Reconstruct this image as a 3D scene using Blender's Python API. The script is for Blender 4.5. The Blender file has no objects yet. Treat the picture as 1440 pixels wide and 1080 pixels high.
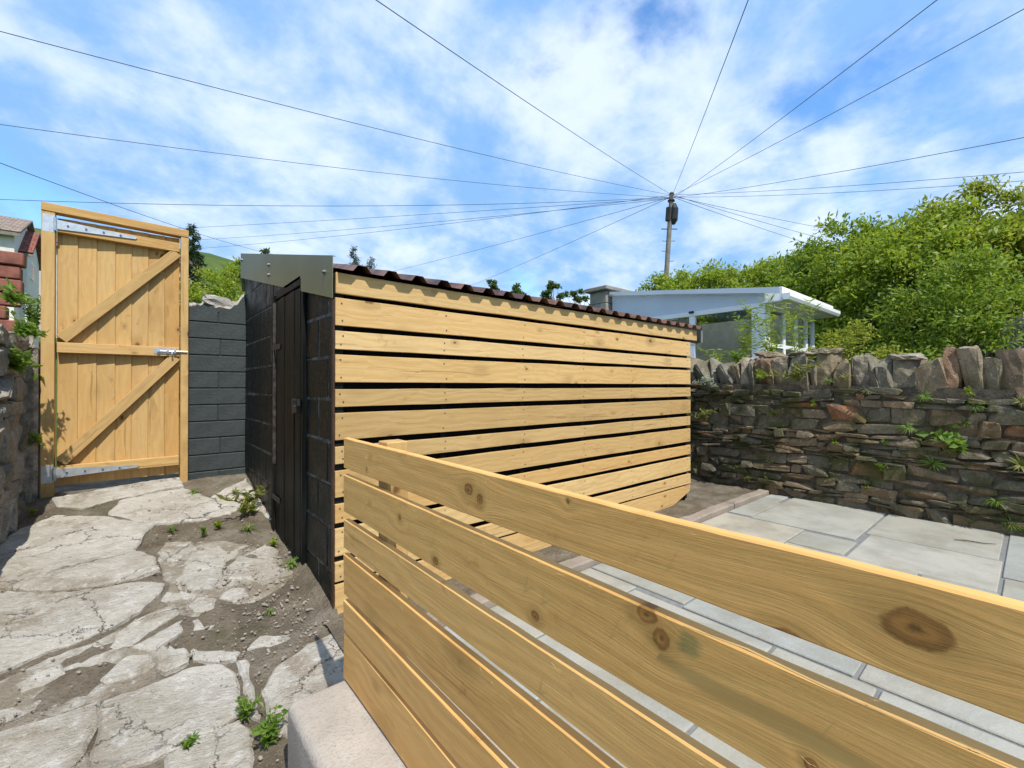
import bpy, bmesh, math, random
import numpy as np
from mathutils import Vector, Matrix, noise
from mathutils.geometry import delaunay_2d_cdt
random.seed(7); RNG = np.random.default_rng(7)
sc = bpy.context.scene; COL = sc.collection
R = math.radians
# ------------------------------------------------------------------ camera, sky, sun, exposure
CZ, F, HY = 1.2, 625.0, 543.0                       # eye height, focal length and horizon row (1440 px wide picture)
YAW = math.atan(738 / 625); SA, CA = math.sin(YAW), math.cos(YAW)
cam_d = bpy.data.cameras.new('camera'); cam = bpy.data.objects.new('camera', cam_d); COL.objects.link(cam)
cam.location = (0, 0, CZ)
cam.rotation_euler = (R(90) + math.atan((HY - 540) / F), 0, math.atan2(SA, CA) - R(90))
cam_d.sensor_width = 36; cam_d.lens = 36 * F / 1440; cam_d.clip_start = 0.02; cam_d.clip_end = 3000
sc.camera = cam
SUN_DIR = Vector((0.15, 1.0, -1.5)).normalized()
SUN_EL = math.asin(-SUN_DIR.z); SUN_ROT = math.atan2(-SUN_DIR.x, -SUN_DIR.y)
w = bpy.data.worlds.new('World'); sc.world = w; w.use_nodes = True
def world_nodes():
    nt = w.node_tree; nt.nodes.clear(); L = nt.links.new
    def nd(t, **k):
        n = nt.nodes.new(t)
        for a, b in k.items(): setattr(n, a, b)
        return n
    out = nd('ShaderNodeOutputWorld'); bg = nd('ShaderNodeBackground'); bg.inputs[1].default_value = 0.115
    sky = nd('ShaderNodeTexSky', sky_type='NISHITA', sun_disc=False, sun_elevation=SUN_EL, sun_rotation=SUN_ROT)
    sky.air_density = 1.0; sky.dust_density = 0.3; sky.ozone_density = 2.5
    tc = nd('ShaderNodeTexCoord'); sep = nd('ShaderNodeSeparateXYZ'); L(tc.outputs['Generated'], sep.inputs[0])
    def mth(op, a, b=None):
        m = nd('ShaderNodeMath', operation=op)
        for i, v in enumerate((a, b)):
            if v is None: continue
            if isinstance(v, (int, float)): m.inputs[i].default_value = v
            else: L(v, m.inputs[i])
        return m.outputs[0]
    zz = mth('ADD', mth('MAXIMUM', sep.outputs[2], 0.0), 0.36)
    cmb = nd('ShaderNodeCombineXYZ'); L(mth('DIVIDE', sep.outputs[0], zz), cmb.inputs[0]); L(mth('DIVIDE', sep.outputs[1], zz), cmb.inputs[1])
    cmb.inputs[2].default_value = 5.2
    def nz(scale, det, rough, dist=0.0):
        n = nd('ShaderNodeTexNoise'); n.inputs['Scale'].default_value = scale; n.inputs['Detail'].default_value = det
        n.inputs['Roughness'].default_value = rough; n.inputs['Distortion'].default_value = dist
        L(cmb.outputs[0], n.inputs['Vector']); return n.outputs[0]
    def ramp(v, a, b, c0=0.0, c1=1.0):
        m = nd('ShaderNodeMapRange', interpolation_type='SMOOTHSTEP'); L(v, m.inputs[0])
        for i, x in enumerate((a, b, c0, c1)): m.inputs[i + 1].default_value = x
        return m.outputs[0]
    big = nz(1.9, 9, 0.58, 0.1); fine = nz(2.6, 9, 0.6, 0.15)
    cover = ramp(big, 0.31, 0.46, 0.0, 1.0)
    lum = ramp(fine, 0.38, 0.66)
    cc = nd('ShaderNodeMix', data_type='RGBA'); L(lum, cc.inputs[0])
    cc.inputs[6].default_value = (1.65, 3.1, 5.5, 1); cc.inputs[7].default_value = (4.8, 5.5, 6.6, 1)
    mx = nd('ShaderNodeMix', data_type='RGBA'); L(mth('MULTIPLY', cover, 0.93), mx.inputs[0]); hs = nd('ShaderNodeHueSaturation'); hs.inputs['Saturation'].default_value = 1.2; hs.inputs['Value'].default_value = 1.55; L(sky.outputs[0], hs.inputs['Color']); L(hs.outputs[0], mx.inputs[6]); L(cc.outputs[2], mx.inputs[7])
    L(mx.outputs[2], bg.inputs[0]); L(bg.outputs[0], out.inputs[0])
world_nodes()
sun_d = bpy.data.lights.new('sun', 'SUN'); sun = bpy.data.objects.new('sun', sun_d); COL.objects.link(sun)
sun_d.energy = 3.4; sun_d.angle = R(0.55); sun_d.color = (1, 0.955, 0.88)
sun.rotation_euler = SUN_DIR.to_track_quat('-Z', 'Y').to_euler(); sun.location = (3, -8, 14)
sc.view_settings.view_transform = 'Standard'; sc.view_settings.look = 'None'
sc.view_settings.exposure = 0.70; sc.view_settings.gamma = 1
# ------------------------------------------------------------------ helpers
def wpt(r, d, z): return Vector((SA * r + CA * d, -CA * r + SA * d, z))
def at(px, py, d): return wpt((px - 720) / F * d, d, CZ + (HY - py) / F * d)          # depth known
def onX(px, py, X):
    q = (px - 720) / F; d = X / (SA * q + CA); return at(px, py, d)
def onY(px, py, Y):
    q = (px - 720) / F; d = Y / (-CA * q + SA); return at(px, py, d)
def lerp_tab(t, x):
    if x <= t[0][0]: return t[0][1]
    for (a, b), (c, e) in zip(t, t[1:]):
        if x <= c: return b + (e - b) * (x - a) / (c - a)
    return t[-1][1]
PATH_Z = [(-2, -.15), (0, -.13), (1.5, -.075), (2.35, .015), (2.9, .12), (3.7, .205), (4.5, .35), (4.8, .40), (6, .43)]
def zp(y): return lerp_tab(PATH_Z, y)
def onpath(px, py):
    z = 0.0
    for _ in range(30):
        d = (CZ - z) * F / (py - HY); p = wpt((px - 720) / F * d, d, z); z = .5 * z + .5 * zp(p.y)
    return p
def prop(o, label=None, cat=None, group=None, kind=None):
    for k, v in (('label', label), ('category', cat), ('group', group), ('kind', kind)):
        if v: o[k] = v
    return o
def link(name, me, parent=None, loc=(0, 0, 0), rot=(0, 0, 0), scale=None):
    o = bpy.data.objects.new(name, me); COL.objects.link(o); o.parent = parent; o.location = loc; o.rotation_euler = rot
    if scale: o.scale = scale
    return o
def thing(name, label, cat, loc=(0, 0, 0), group=None): return prop(link(name, None, None, loc), label, cat, group)
def mk(name, v, f, mat=None, smooth=False):
    me = bpy.data.meshes.new(name); me.from_pydata([tuple(p) for p in v], [], f); me.update()
    if mat: me.materials.append(mat)
    if smooth: me.polygons.foreach_set('use_smooth', [True] * len(me.polygons))
    return me
def cbox(x0, x1, y0, y1, z0, z1, b=.003):
    """chamfered box: verts, faces"""
    v = []; idx = {}
    X, Y, Z = (x0, x1), (y0, y1), (z0, z1); s = (1, -1)
    for i in (0, 1):
        for j in (0, 1):
            for k in (0, 1):
                c = (X[i], Y[j], Z[k]); o = (s[i] * b, s[j] * b, s[k] * b)
                for a in range(3):
                    idx[i, j, k, a] = len(v)
                    v.append(tuple(c[q] + (0 if q == a else o[q]) for q in range(3)))
    f = []
    for a in range(3):
        p, q = [(1, 2), (2, 0), (0, 1)][a]
        for e in (0, 1):
            def I(m, n):
                t = [0, 0, 0]; t[a] = e; t[p] = m; t[q] = n; return idx[t[0], t[1], t[2], a]
            fc = [I(0, 0), I(1, 0), I(1, 1), I(0, 1)]; f.append(fc if e else fc[::-1])
    for a in range(3):
        p, q = [(1, 2), (2, 0), (0, 1)][a]
        for m in (0, 1):
            for n in (0, 1):
                def J(e, ax):
                    t = [0, 0, 0]; t[a] = e; t[p] = m; t[q] = n; return idx[t[0], t[1], t[2], ax]
                fc = [J(0, p), J(1, p), J(1, q), J(0, q)]; f.append(fc if (m == n) else fc[::-1])
    for i in (0, 1):
        for j in (0, 1):
            for k in (0, 1):
                fc = [idx[i, j, k, a] for a in range(3)]; f.append(fc if (i + j + k) % 2 else fc[::-1])
    return v, f
def merge(parts):
    v, f = [], []
    for a, b in parts:
        n = len(v); v += list(a); f += [[i + n for i in q] for q in b]
    return v, f
def box(name, x0, x1, y0, y1, z0, z1, mat, parent=None, b=.003):
    """box object whose origin is its own centre"""
    c = ((x0 + x1) / 2, (y0 + y1) / 2, (z0 + z1) / 2)
    v, f = cbox(x0 - c[0], x1 - c[0], y0 - c[1], y1 - c[1], z0 - c[2], z1 - c[2], b)
    pl = Vector(parent.location) if parent else Vector()
    if parent and parent.parent: pl = pl + Vector(parent.parent.location)
    return link(name, mk(name, v, f, mat), parent, Vector(c) - pl)
def tube(pts, r, seg=6, cap=True):
    v, f = [], []; n = len(pts)
    rr = r if isinstance(r, (list, tuple)) else [r] * n
    for i, p in enumerate(pts):
        p = Vector(p); t = (Vector(pts[min(i + 1, n - 1)]) - Vector(pts[max(i - 1, 0)])).normalized()
        u = t.cross(Vector((0, 0, 1)) if abs(t.z) < .9 else Vector((1, 0, 0))).normalized(); q = t.cross(u)
        for k in range(seg):
            a = 2 * math.pi * k / seg; v.append(p + (u * math.cos(a) + q * math.sin(a)) * rr[i])
    for i in range(n - 1):
        for k in range(seg): f.append([i * seg + k, i * seg + (k + 1) % seg, (i + 1) * seg + (k + 1) % seg, (i + 1) * seg + k])
    if cap: f.append(list(range(seg))[::-1]); f.append([(n - 1) * seg + k for k in range(seg)])
    return v, f
def prism(poly, a0, a1, axis):
    """extrude a 2-D polygon along an axis: axis x -> poly is (y,z); y -> (x,z); z -> (x,y)"""
    def P(p, t): return (t, p[0], p[1]) if axis == 'x' else (p[0], t, p[1]) if axis == 'y' else (p[0], p[1], t)
    n = len(poly); v = [P(p, a0) for p in poly] + [P(p, a1) for p in poly]
    f = [list(range(n))[::-1], [n + i for i in range(n)]] + [[i, (i + 1) % n, n + (i + 1) % n, n + i] for i in range(n)]
    me_area = sum(poly[i][0] * poly[(i + 1) % n][1] - poly[(i + 1) % n][0] * poly[i][1] for i in range(n))
    if (me_area < 0) != (axis == 'y'): f = [q[::-1] for q in f]
    return v, f
# ------------------------------------------------------------------ materials
class NT:
    def __init__(s, name):
        s.m = bpy.data.materials.new(name); s.m.use_nodes = True; s.t = s.m.node_tree
        s.b = s.t.nodes['Principled BSDF']; s.out = s.t.nodes['Material Output']
    def n(s, typ, ins=None, **k):
        x = s.t.nodes.new('ShaderNode' + typ)
        for a, b in k.items(): setattr(x, a, b)
        for a, b in (ins or {}).items(): s.put(x.inputs[a], b)
        return x
    def put(s, sock, v):
        if isinstance(v, bpy.types.NodeSocket): s.t.links.new(v, sock)
        else:
            if isinstance(v, tuple) and len(v) == 3 and sock.type == 'RGBA': v = v + (1,)
            sock.default_value = v
    def math(s, op, a, b=0.0, c=None):
        x = s.n('Math', {0: a, 1: b}, operation=op)
        if c is not None: s.put(x.inputs[2], c)
        return x.outputs[0]
    def vm(s, op, a, b): return s.n('VectorMath', {0: a, 1: b}, operation=op).outputs[0]
    def mix(s, fac, a, b, mode='MIX'): return s.n('Mix', {0: fac, 6: a, 7: b}, data_type='RGBA', blend_type=mode).outputs[2]
    def rng(s, v, a, b, c=0.0, d=1.0): return s.n('MapRange', {0: v, 1: a, 2: b, 3: c, 4: d}, interpolation_type='SMOOTHSTEP').outputs[0]
    def noise(s, vec, scale, det=4, rough=.55, dist=0.0):
        return s.n('TexNoise', {'Vector': vec, 'Scale': scale, 'Detail': det, 'Roughness': rough, 'Distortion': dist}).outputs[0]
    def vor(s, vec, scale, feature='F1'): return s.n('TexVoronoi', {'Vector': vec, 'Scale': scale}, feature=feature)
    def ramp(s, v, stops, interp='LINEAR'):
        x = s.n('ValToRGB', {0: v}); e = x.color_ramp.elements; x.color_ramp.interpolation = interp
        while len(e) < len(stops): e.new(.5)
        for q, (p, c) in zip(e, stops): q.position = p; q.color = c + (1,)
        return x.outputs[0]
    @property
    def obj(s): return s.n('TexCoord').outputs['Object']
    @property
    def pos(s): return s.n('NewGeometry').outputs['Position']
    @property
    def rnd(s): return s.n('ObjectInfo').outputs['Random']
    @property
    def isl(s): return s.n('NewGeometry').outputs['Random Per Island']
    def bump(s, h, strength=.4, dist=.01):
        s.put(s.b.inputs['Normal'], s.n('Bump', {'Height': h, 'Strength': strength, 'Distance': dist}).outputs[0])
    def done(s, col, rough=.8, **k):
        s.put(s.b.inputs['Base Color'], col); s.put(s.b.inputs['Roughness'], rough)
        for a, b in k.items(): s.put(s.b.inputs[a.replace('_', ' ')], b)
        return s.m
def wood(name, light, mid, knotc, dens=.62, knots=None, marks=None, dirt=.3):
    t = NT(name); p = t.obj; rd = t.rnd
    q = t.vm('ADD', p, t.vm('MULTIPLY', t.n('CombineXYZ', {0: rd, 1: rd, 2: rd}).outputs[0], (31.7, 13.1, 57.3))) if knots is None else p
    if knots is None:
        v = t.vor(t.vm('MULTIPLY', q, (4.0, 0.01, 7.0)), 1.0); pick = t.n('SeparateColor', {0: v.outputs['Color']}).outputs
        kd = t.math('DIVIDE', v.outputs['Distance'], t.math('MULTIPLY_ADD', pick[1], .13, .05))
        kd = t.math('ADD', kd, t.math('MULTIPLY', t.math('LESS_THAN', pick[0], dens), 40.0))
        dv = t.vm('MULTIPLY', t.vm('SUBTRACT', t.vm('MULTIPLY', q, (4.0, 0.01, 7.0)), v.outputs['Position']), (.25, 0, 1 / 7))
        g = t.n('VectorMath', {0: dv, 'Scale': t.math('DIVIDE', -.8, t.math('MULTIPLY_ADD', t.math('MULTIPLY', kd, kd), .35, 1.0))}, operation='SCALE').outputs[0]
        q = t.vm('ADD', q, g)
    else:
        kd = 60.0
        for (kx, kz, rx, rz) in knots:
            dlt = t.vm('MULTIPLY', t.vm('SUBTRACT', p, (kx, 0, kz)), (1 / rx, 0, 1 / rz))
            k1 = t.n('VectorMath', {0: dlt}, operation='LENGTH').outputs['Value']; kd = t.math('MINIMUM', kd, k1)
            g = t.n('VectorMath', {0: t.vm('MULTIPLY', t.vm('SUBTRACT', p, (kx, 0, kz)), (1, 0, 1)), 'Scale': t.math('DIVIDE', -.85, t.math('MULTIPLY_ADD', t.math('MULTIPLY', k1, k1), .25, 1.0))}, operation='SCALE').outputs[0]
            q = t.vm('ADD', q, g)
    warp = t.noise(t.vm('MULTIPLY', q, (1.6, 1, 5)), 1.0, 3)
    kd = t.math('ADD', kd, t.math('MULTIPLY', t.math('SUBTRACT', t.noise(p if knots else q, 48, 4, .65), .5), 1.0 if knots is None else .75))
    infl = t.math('DIVIDE', 1.0, t.math('MULTIPLY_ADD', kd, .35, .6))
    z = t.n('SeparateXYZ', {0: q}).outputs[2]
    phase = t.math('ADD', t.math('MULTIPLY', z, 150), t.math('ADD', t.math('MULTIPLY', warp, 26), t.math('MULTIPLY', infl, 7)))
    ring = t.math('MULTIPLY_ADD', t.math('SINE', phase), .5, .5)
    fine = t.noise(t.vm('MULTIPLY', q, (6, 90, 210)), 1.0, 5, .7)
    broad = t.noise(t.vm('MULTIPLY', q, (1.3, 2, 3.5)), 1.0, 4)
    c = t.mix(t.math('MULTIPLY', ring, .33), light, mid)
    c = t.mix(t.rng(fine, .35, .75, 0, .38), c, mid)
    c = t.mix(t.rng(broad, .45, .72, 0, dirt), c, tuple(x * y for x, y in zip(mid, (.85, .8, .7))))
    c = t.mix(.5, c, t.mix(rd, tuple(x * .86 for x in light), tuple(min(1, x * 1.14) for x in light)), 'MULTIPLY') if False else t.mix(t.math('MULTIPLY', rd, .42), c, t.mix(t.math('FRACT', t.math('MULTIPLY', rd, 7.3)), mid, tuple(min(1, x * k) for x, k in zip(light, (1.12, 1.1, 1.2)))))
    streak = t.noise(t.vm('MULTIPLY', q, (.9, 8, 38)), 1.0, 5, .7); c = t.mix(t.rng(streak, .57, .69, 0, .6), c, tuple(x * .52 for x in mid))
    blot = t.noise(t.vm('MULTIPLY', q, (7, 3, 11)), 1.0, 5, .7, .5); c = t.mix(t.rng(blot, .60, .74, 0, dirt + .1), c, (mid[0] * .6, mid[1] * .5, mid[2] * .35))
    hv = t.math('FRACT', t.math('MULTIPLY', rd, 13.7)); c = t.mix(1.0, c, t.ramp(hv, [(0, (.76, .73, .68)), (.3, (.95, .93, .9)), (.6, (1, 1, 1)), (.8, (.93, .85, .74)), (1, (1, .96, .9))]), 'MULTIPLY')
    halo = t.rng(kd, .8, 3.0, .5, 0.0); c = t.mix(halo, c, tuple(x * .62 for x in mid))
    kr = t.math('MULTIPLY_ADD', t.math('SINE', t.math('MULTIPLY', kd, 11)), .17, .3)
    kcol = t.mix(kr, knotc, tuple(x * .45 for x in knotc))
    kcol = t.mix(t.rng(kd, 0.0, .35, .6, 0.0), kcol, (.03, .015, .006))
    kcol = t.mix(t.math('MULTIPLY', t.rng(kd, .62, .95), .35), kcol, (.05, .022, .008)); c = t.mix(t.rng(kd, .85, 1.12, .92, 0.0), c, kcol)
    for (mx, mz, rx, rz) in (marks or []):
        dd = t.n('VectorMath', {0: t.vm('MULTIPLY', t.vm('SUBTRACT', p, (mx, 0, mz)), (1 / rx, 0, 1 / rz))}, operation='LENGTH').outputs['Value']
        dd = t.math('ADD', dd, t.math('MULTIPLY', t.math('SUBTRACT', fine, .5), 2.2))
        c = t.mix(t.rng(dd, .5, 1.1, .5, 0.0), c, (.05, .13, .05))
    t.bump(t.math('ADD', t.math('MULTIPLY', fine, .7), t.math('ADD', t.math('MULTIPLY', ring, .3), t.math('MULTIPLY', t.noise(q, 9, 3), 1.2))), .5, .0035)
    return t.done(c, t.rng(fine, .3, .8, .6, .85), Specular_IOR_Level=.25)
KN = (.36, .165, .045)
MW = wood('pale_timber', (.62, .44, .20), (.42, .25, .085), (.22, .10, .032), .30)
MG = wood('gate_timber', (.58, .395, .165), (.42, .24, .078), (.18, .08, .025), .24, dirt=.5)
MF = wood('fence_timber', (.76, .48, .180), (.60, .325, .095), KN, .5, dirt=.5)
MF1 = wood('fence_top_timber', (.76, .48, .180), (.60, .325, .095), (.38, .175, .045),
           knots=[(.758, .008, .016, .013), (.80, -.006, .011, .011), (1.482, .006, .026, .017), (1.376, -.05, .018, .012), (.2, -.03, .004, .006), (1.05, .04, .004, .005), (1.9, .01, .02, .015)])
MF2 = wood('fence_second_timber', (.75, .47, .170), (.59, .315, .090), (.38, .175, .045),
           knots=[(1.223, .024, .014, .015), (1.20, .048, .016, .012), (.97, -.045, .011, .01), (.43, .01, .008, .008), (1.40, -.035, .007, .007), (.62, -.05, .012, .01), (1.75, 0, .02, .015)],
           marks=[(1.262, .034, .022, .018), (1.43, -.055, .02, .012)])
def simple(name, col, rough=.7, var=.15, scale=8, bump=.2, metal=0, spec=.4, bscale=40, bd=.004):
    t = NT(name); p = t.obj; a = t.noise(p, scale, 5, .6)
    c = t.mix(t.rng(a, .3, .7), tuple(x * (1 - var) for x in col), tuple(min(1, x * (1 + var)) for x in col))
    if bump: t.bump(t.noise(p, bscale, 4, .6), bump, bd)
    return t.done(c, rough, Metallic=metal, Specular_IOR_Level=spec)
def m_black():
    t = NT('black_masonry_paint'); p = t.pos
    a = t.noise(p, 9, 5, .6); b = t.noise(p, 55, 4, .7); rd = t.rnd
    c = t.mix(t.rng(a, .4, .7), (.003, .0042, .0042), (.008, .011, .0105)); c = t.mix(t.math('MULTIPLY', rd, .5), c, (.008, .013, .011))
    c = t.mix(t.rng(t.noise(p, 28, 6, .75), .66, .74, 0, .35), c, (.12, .12, .11))
    t.bump(t.math('ADD', b, t.math('MULTIPLY', a, 1.5)), .7, .008)
    return t.done(c, t.rng(a, .3, .7, .3, .55), Specular_IOR_Level=.13)
MBLK = m_black()
def m_mortar_black():
    t = NT('painted_mortar'); p = t.pos; a = t.noise(p, 16, 5, .7)
    t.bump(t.noise(p, 60, 4), .7, .006)
    return t.done(t.mix(t.rng(a, .42, .6), (.007, .008, .008), (.10, .105, .10)), .65)
MMB = m_mortar_black()
def m_blackwood():
    t = NT('black_painted_timber'); p = t.vm('MULTIPLY', t.pos, (30, 30, 1.5)); a = t.noise(p, 1.2, 5, .65)
    c = t.mix(t.rng(a, .4, .75), (.004, .005, .0045), (.018, .020, .018)); t.bump(a, .6, .006)
    return t.done(c, .5, Specular_IOR_Level=.08)
MBW = m_blackwood()
MFELT = simple('black_breather_felt', (.006, .006, .006), .9, .1, bump=0, spec=.1)
MGREY = simple('dark_grey_masonry_paint', (.036, .044, .043), .62, .2, 9, .9, bscale=55)
MGREYM = simple('grey_mortar', (.045, .054, .056), .8, .2, 30, .6)
MMORT = simple('pale_broken_mortar', (.50, .46, .41), .95, .25, 18, .8, bscale=35, bd=.012)
MFLASH = simple('olive_coated_steel', (.15, .15, .075), .42, .07, 3, .03, metal=.1, spec=.4, bscale=6)
def m_roof():
    t = NT('rust_brown_coated_sheet'); p = t.pos; a = t.noise(p, 5, 6, .65); b = t.noise(p, 40, 4)
    c = t.mix(t.rng(a, .35, .68), (.06, .03, .02), (.21, .10, .055)); c = t.mix(t.rng(b, .55, .75, 0, .5), c, (.05, .035, .03))
    t.bump(b, .25, .003); return t.done(c, .45, Specular_IOR_Level=.5)
MROOF = m_roof()
MGALV = simple('galvanised_steel', (.50, .53, .55), .42, .12, 25, .1, metal=.75, spec=.5)
MIRON = simple('dark_iron', (.03, .03, .03), .5, .2, metal=.5)
MSCREW = simple('zinc_screw', (.16, .17, .16), .4, .1, metal=.8)
def m_stone(name, stops, moss=.5, lichen=.35, dark=.0, val=1.0):
    t = NT(name); p = t.pos; rd = t.rnd
    c = t.ramp(rd, stops); a = t.noise(p, 11, 6, .65); b = t.noise(p, 38, 5, .7)
    c = t.mix(t.rng(a, .32, .7, 0, .7), c, t.mix(.55, c, (.035, .03, .025)))
    c = t.mix(t.rng(b, .5, .75, 0, .35), c, (.30, .27, .22))
    mo = t.math('MULTIPLY', t.rng(t.noise(p, 3.2, 6, .65), .46, .62), moss); c = t.mix(mo, c, (.065, .07, .018))
    li = t.math('MULTIPLY', t.rng(t.noise(p, 21, 3, .5), .64, .70), lichen); c = t.mix(li, c, (.40, .40, .34)); c = t.mix(t.rng(t.noise(p, 75, 4, .7), .52, .66, 0, .55), c, (.05, .045, .03))
    t.bump(t.math('ADD', t.math('MULTIPLY', a, 1.5), b), .9, .014)
    return t.done(c, .88, Specular_IOR_Level=.25)
MST = m_stone('weathered_rubble', [(0, (.145, .13, .09)), (.25, (.20, .165, .105)), (.45, (.155, .14, .10)), (.62, (.25, .185, .105)), (.80, (.20, .13, .065)), (.93, (.30, .24, .16)), (1, (.29, .125, .05))], .85)
MCP = m_stone('coping_rock', [(0, (.30, .25, .18)), (.3, (.20, .18, .13)), (.5, (.33, .26, .17)), (.72, (.28, .21, .13)), (.76, (.31, .16, .08)), (.85, (.24, .22, .18)), (1, (.38, .32, .24))], .4, .5)
MLW = m_stone('grey_boulder', [(0, (.36, .32, .26)), (.4, (.27, .245, .20)), (.7, (.40, .35, .27)), (1, (.31, .27, .21))], .4, .6)
MJOINT = simple('earth_mortar', (.085, .07, .048), .95, .4, 20, .8, bscale=60, bd=.01)
def m_slab(dcol=(.27, .215, .145), dlo=.50):
    t = NT('weathered_concrete_slab'); p = t.pos
    a = t.noise(p, 2.6, 7, .65, .3); b = t.noise(p, 30, 6, .7); st = t.noise(t.vm('MULTIPLY', t.vm('ADD', p, t.vm('MULTIPLY', t.n('TexNoise', {'Vector': p, 'Scale': 2.2}).outputs[1], (.35, .35, 0))), (9, 32, 9)), 1.0, 5, .7)
    c = t.ramp(a, [(.25, (.31, .265, .20)), (.45, (.47, .43, .36)), (.62, (.56, .525, .46)), (.8, (.38, .325, .25))])
    c = t.mix(t.rng(st, .54, .72, 0, .5), c, (.27, .24, .19)); c = t.mix(t.rng(b, .55, .75, 0, .35), c, (.22, .19, .15))
    pale = t.rng(t.noise(p, 6, 6, .7), .56, .72, 0, .7); c = t.mix(pale, c, (.66, .635, .58))
    wp = t.vm('ADD', p, t.vm('MULTIPLY', t.n('TexNoise', {'Vector': p, 'Scale': 4.0, 'Detail': 8.0, 'Roughness': .7}).outputs[1], (.4, .4, .0)))
    e = t.vor(wp, 2.3, 'DISTANCE_TO_EDGE').outputs['Distance']; cr = t.rng(e, .0, .0065, 1, 0)
    cr = t.math('MULTIPLY', cr, t.rng(t.noise(p, 1.7, 3), .46, .56))
    dirt = t.rng(t.noise(t.vm('ADD', p, (4.1, 2.2, 0)), 3.1, 8, .72), dlo, dlo + .17, 0, .8); c = t.mix(dirt, c, dcol)
    c = t.mix(t.math('MULTIPLY', cr, .8), c, (.07, .055, .04))
    h = t.math('ADD', t.math('MULTIPLY', st, 1.3), t.math('ADD', b, t.math('MULTIPLY', cr, -1.6)))
    pit = t.noise(p, 95, 5, .75); c = t.mix(t.rng(pit, .54, .70, 0, .4), c, (.25, .215, .165)); c = t.mix(t.rng(t.noise(p, 17, 6, .75), .52, .66, 0, .6), c, (.68, .655, .60)); h = t.math('ADD', h, t.math('MULTIPLY', pit, -.8))
    t.bump(h, 1.0, .016); return t.done(c, .9, Specular_IOR_Level=.2)
MSLAB = m_slab()
MSLAB2 = m_slab((.22, .175, .118), .38)
def m_soil():
    t = NT('trodden_soil'); p = t.pos; a = t.noise(p, 4, 6, .65); b = t.noise(p, 60, 5, .7)
    c = t.ramp(a, [(.3, (.105, .082, .055)), (.5, (.20, .165, .118)), (.68, (.30, .26, .20)), (.85, (.36, .32, .25))])
    c = t.mix(t.rng(b, .5, .72, 0, .6), c, (.06, .045, .03)); c = t.mix(t.rng(t.noise(p, 110, 2), .68, .74, 0, .6), c, (.42, .38, .31))
    c = t.mix(t.rng(t.noise(p, 2.3, 4), .58, .7, 0, .45), c, (.075, .085, .03))
    t.bump(t.math('ADD', b, t.math('MULTIPLY', a, 2)), 1.0, .03); return t.done(c, .95, Specular_IOR_Level=.15)
MSOIL = m_soil()
def m_paving():
    t = NT('grey_sandstone_paving'); p = t.pos; rd = t.rnd; a = t.noise(t.vm('ADD', p, t.n('CombineXYZ', {0: t.math('MULTIPLY', rd, 40)}).outputs[0]), 3.5, 6, .6, .6); b = t.noise(p, 70, 4)
    c = t.ramp(rd, [(0, (.30, .285, .235)), (.35, (.36, .34, .285)), (.6, (.285, .285, .25)), (.8, (.31, .325, .315)), (1, (.37, .335, .265))])
    c = t.mix(t.rng(a, .38, .7, 0, .55), c, (.20, .205, .17)); c = t.mix(t.rng(b, .5, .8, 0, .2), c, (.5, .5, .47)); c = t.mix(t.rng(t.noise(p, 1.4, 6, .65), .48, .66, 0, .6), c, (.21, .185, .135)); c = t.mix(t.rng(t.noise(p, 160, 2), .66, .72, 0, .35), c, (.12, .11, .09))
    t.bump(t.math('ADD', t.math('MULTIPLY', a, 3), b), .35, .006); return t.done(c, .72, Specular_IOR_Level=.3)
MPAV = m_paving()
MPJ = simple('grey_paving_grout', (.17, .17, .165), .9, .15, 30, .4)
def m_conc(name, col, sp=.5):
    t = NT(name); p = t.pos; a = t.noise(p, 5, 6, .6); b = t.noise(p, 120, 3, .7)
    c = t.mix(t.rng(a, .35, .7), tuple(x * .78 for x in col), col); c = t.mix(t.rng(b, .5, .72, 0, sp), c, tuple(x * .6 for x in col))
    t.bump(t.math('ADD', b, a), .6, .006); return t.done(c, .9, Specular_IOR_Level=.2)
MCON = m_conc('cast_concrete', (.45, .40, .34), .75); MKERB = m_conc('pink_grey_kerb_concrete', (.30, .25, .20), .7)
MBLKG = m_conc('grey_blockwork', (.30, .28, .25))
MBRICK = simple('red_engineering_brick', (.19, .068, .045), .8, .4, 12, .4, bscale=50)
MUPVC = simple('white_upvc', (.86, .87, .87), .32, .03, 3, 0, spec=.5)
MPANEL = simple('sky_tinted_upvc_panel', (.56, .63, .72), .35, .04, 2, 0)  # uPVC; blue-grey of the reflected sky is painted into its base colour
def m_glass():
    t = NT('window_glass'); t.done((.6, .66, .66), .04, Specular_IOR_Level=.5); t.b.inputs['Transmission Weight'].default_value = 1; t.b.inputs['IOR'].default_value = 1.32
    return t.m
MGLS = m_glass()
MDGL = simple('dark_house_glass', (.03, .035, .04), .12, .1, bump=0, spec=.6)
MREND = simple('cream_render', (.66, .62, .54), .9, .08, 3, .2); MREND2 = simple('beige_render', (.50, .43, .35), .9, .08, 3, .2)
def m_tiles(name, col):
    t = NT(name); p = t.obj; br = t.n('TexBrick', {'Vector': p, 'Scale': 1.0, 'Color1': tuple(x * .8 for x in col), 'Color2': tuple(min(1, x * 1.2) for x in col), 'Mortar': tuple(x * .4 for x in col), 'Mortar Size': .02, 'Brick Width': .3, 'Row Height': .3})
    return t.done(br.outputs[0], .85)
MTILE = m_tiles('brown_roof_tile', (.23, .17, .13)); MTILE2 = m_tiles('maroon_roof_tile', (.20, .065, .045))
def m_poly():
    t = NT('translucent_roof_sheet'); t.done((.5, .55, .6), .35); tl = t.n('BsdfTranslucent', {'Color': (.75, .78, .8, 1)}); ms = t.n('MixShader', {0: .6, 1: t.b.outputs[0], 2: tl.outputs[0]}); t.t.links.new(ms.outputs[0], t.out.inputs[0]); return t.m
MPOLY = m_poly()
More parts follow.
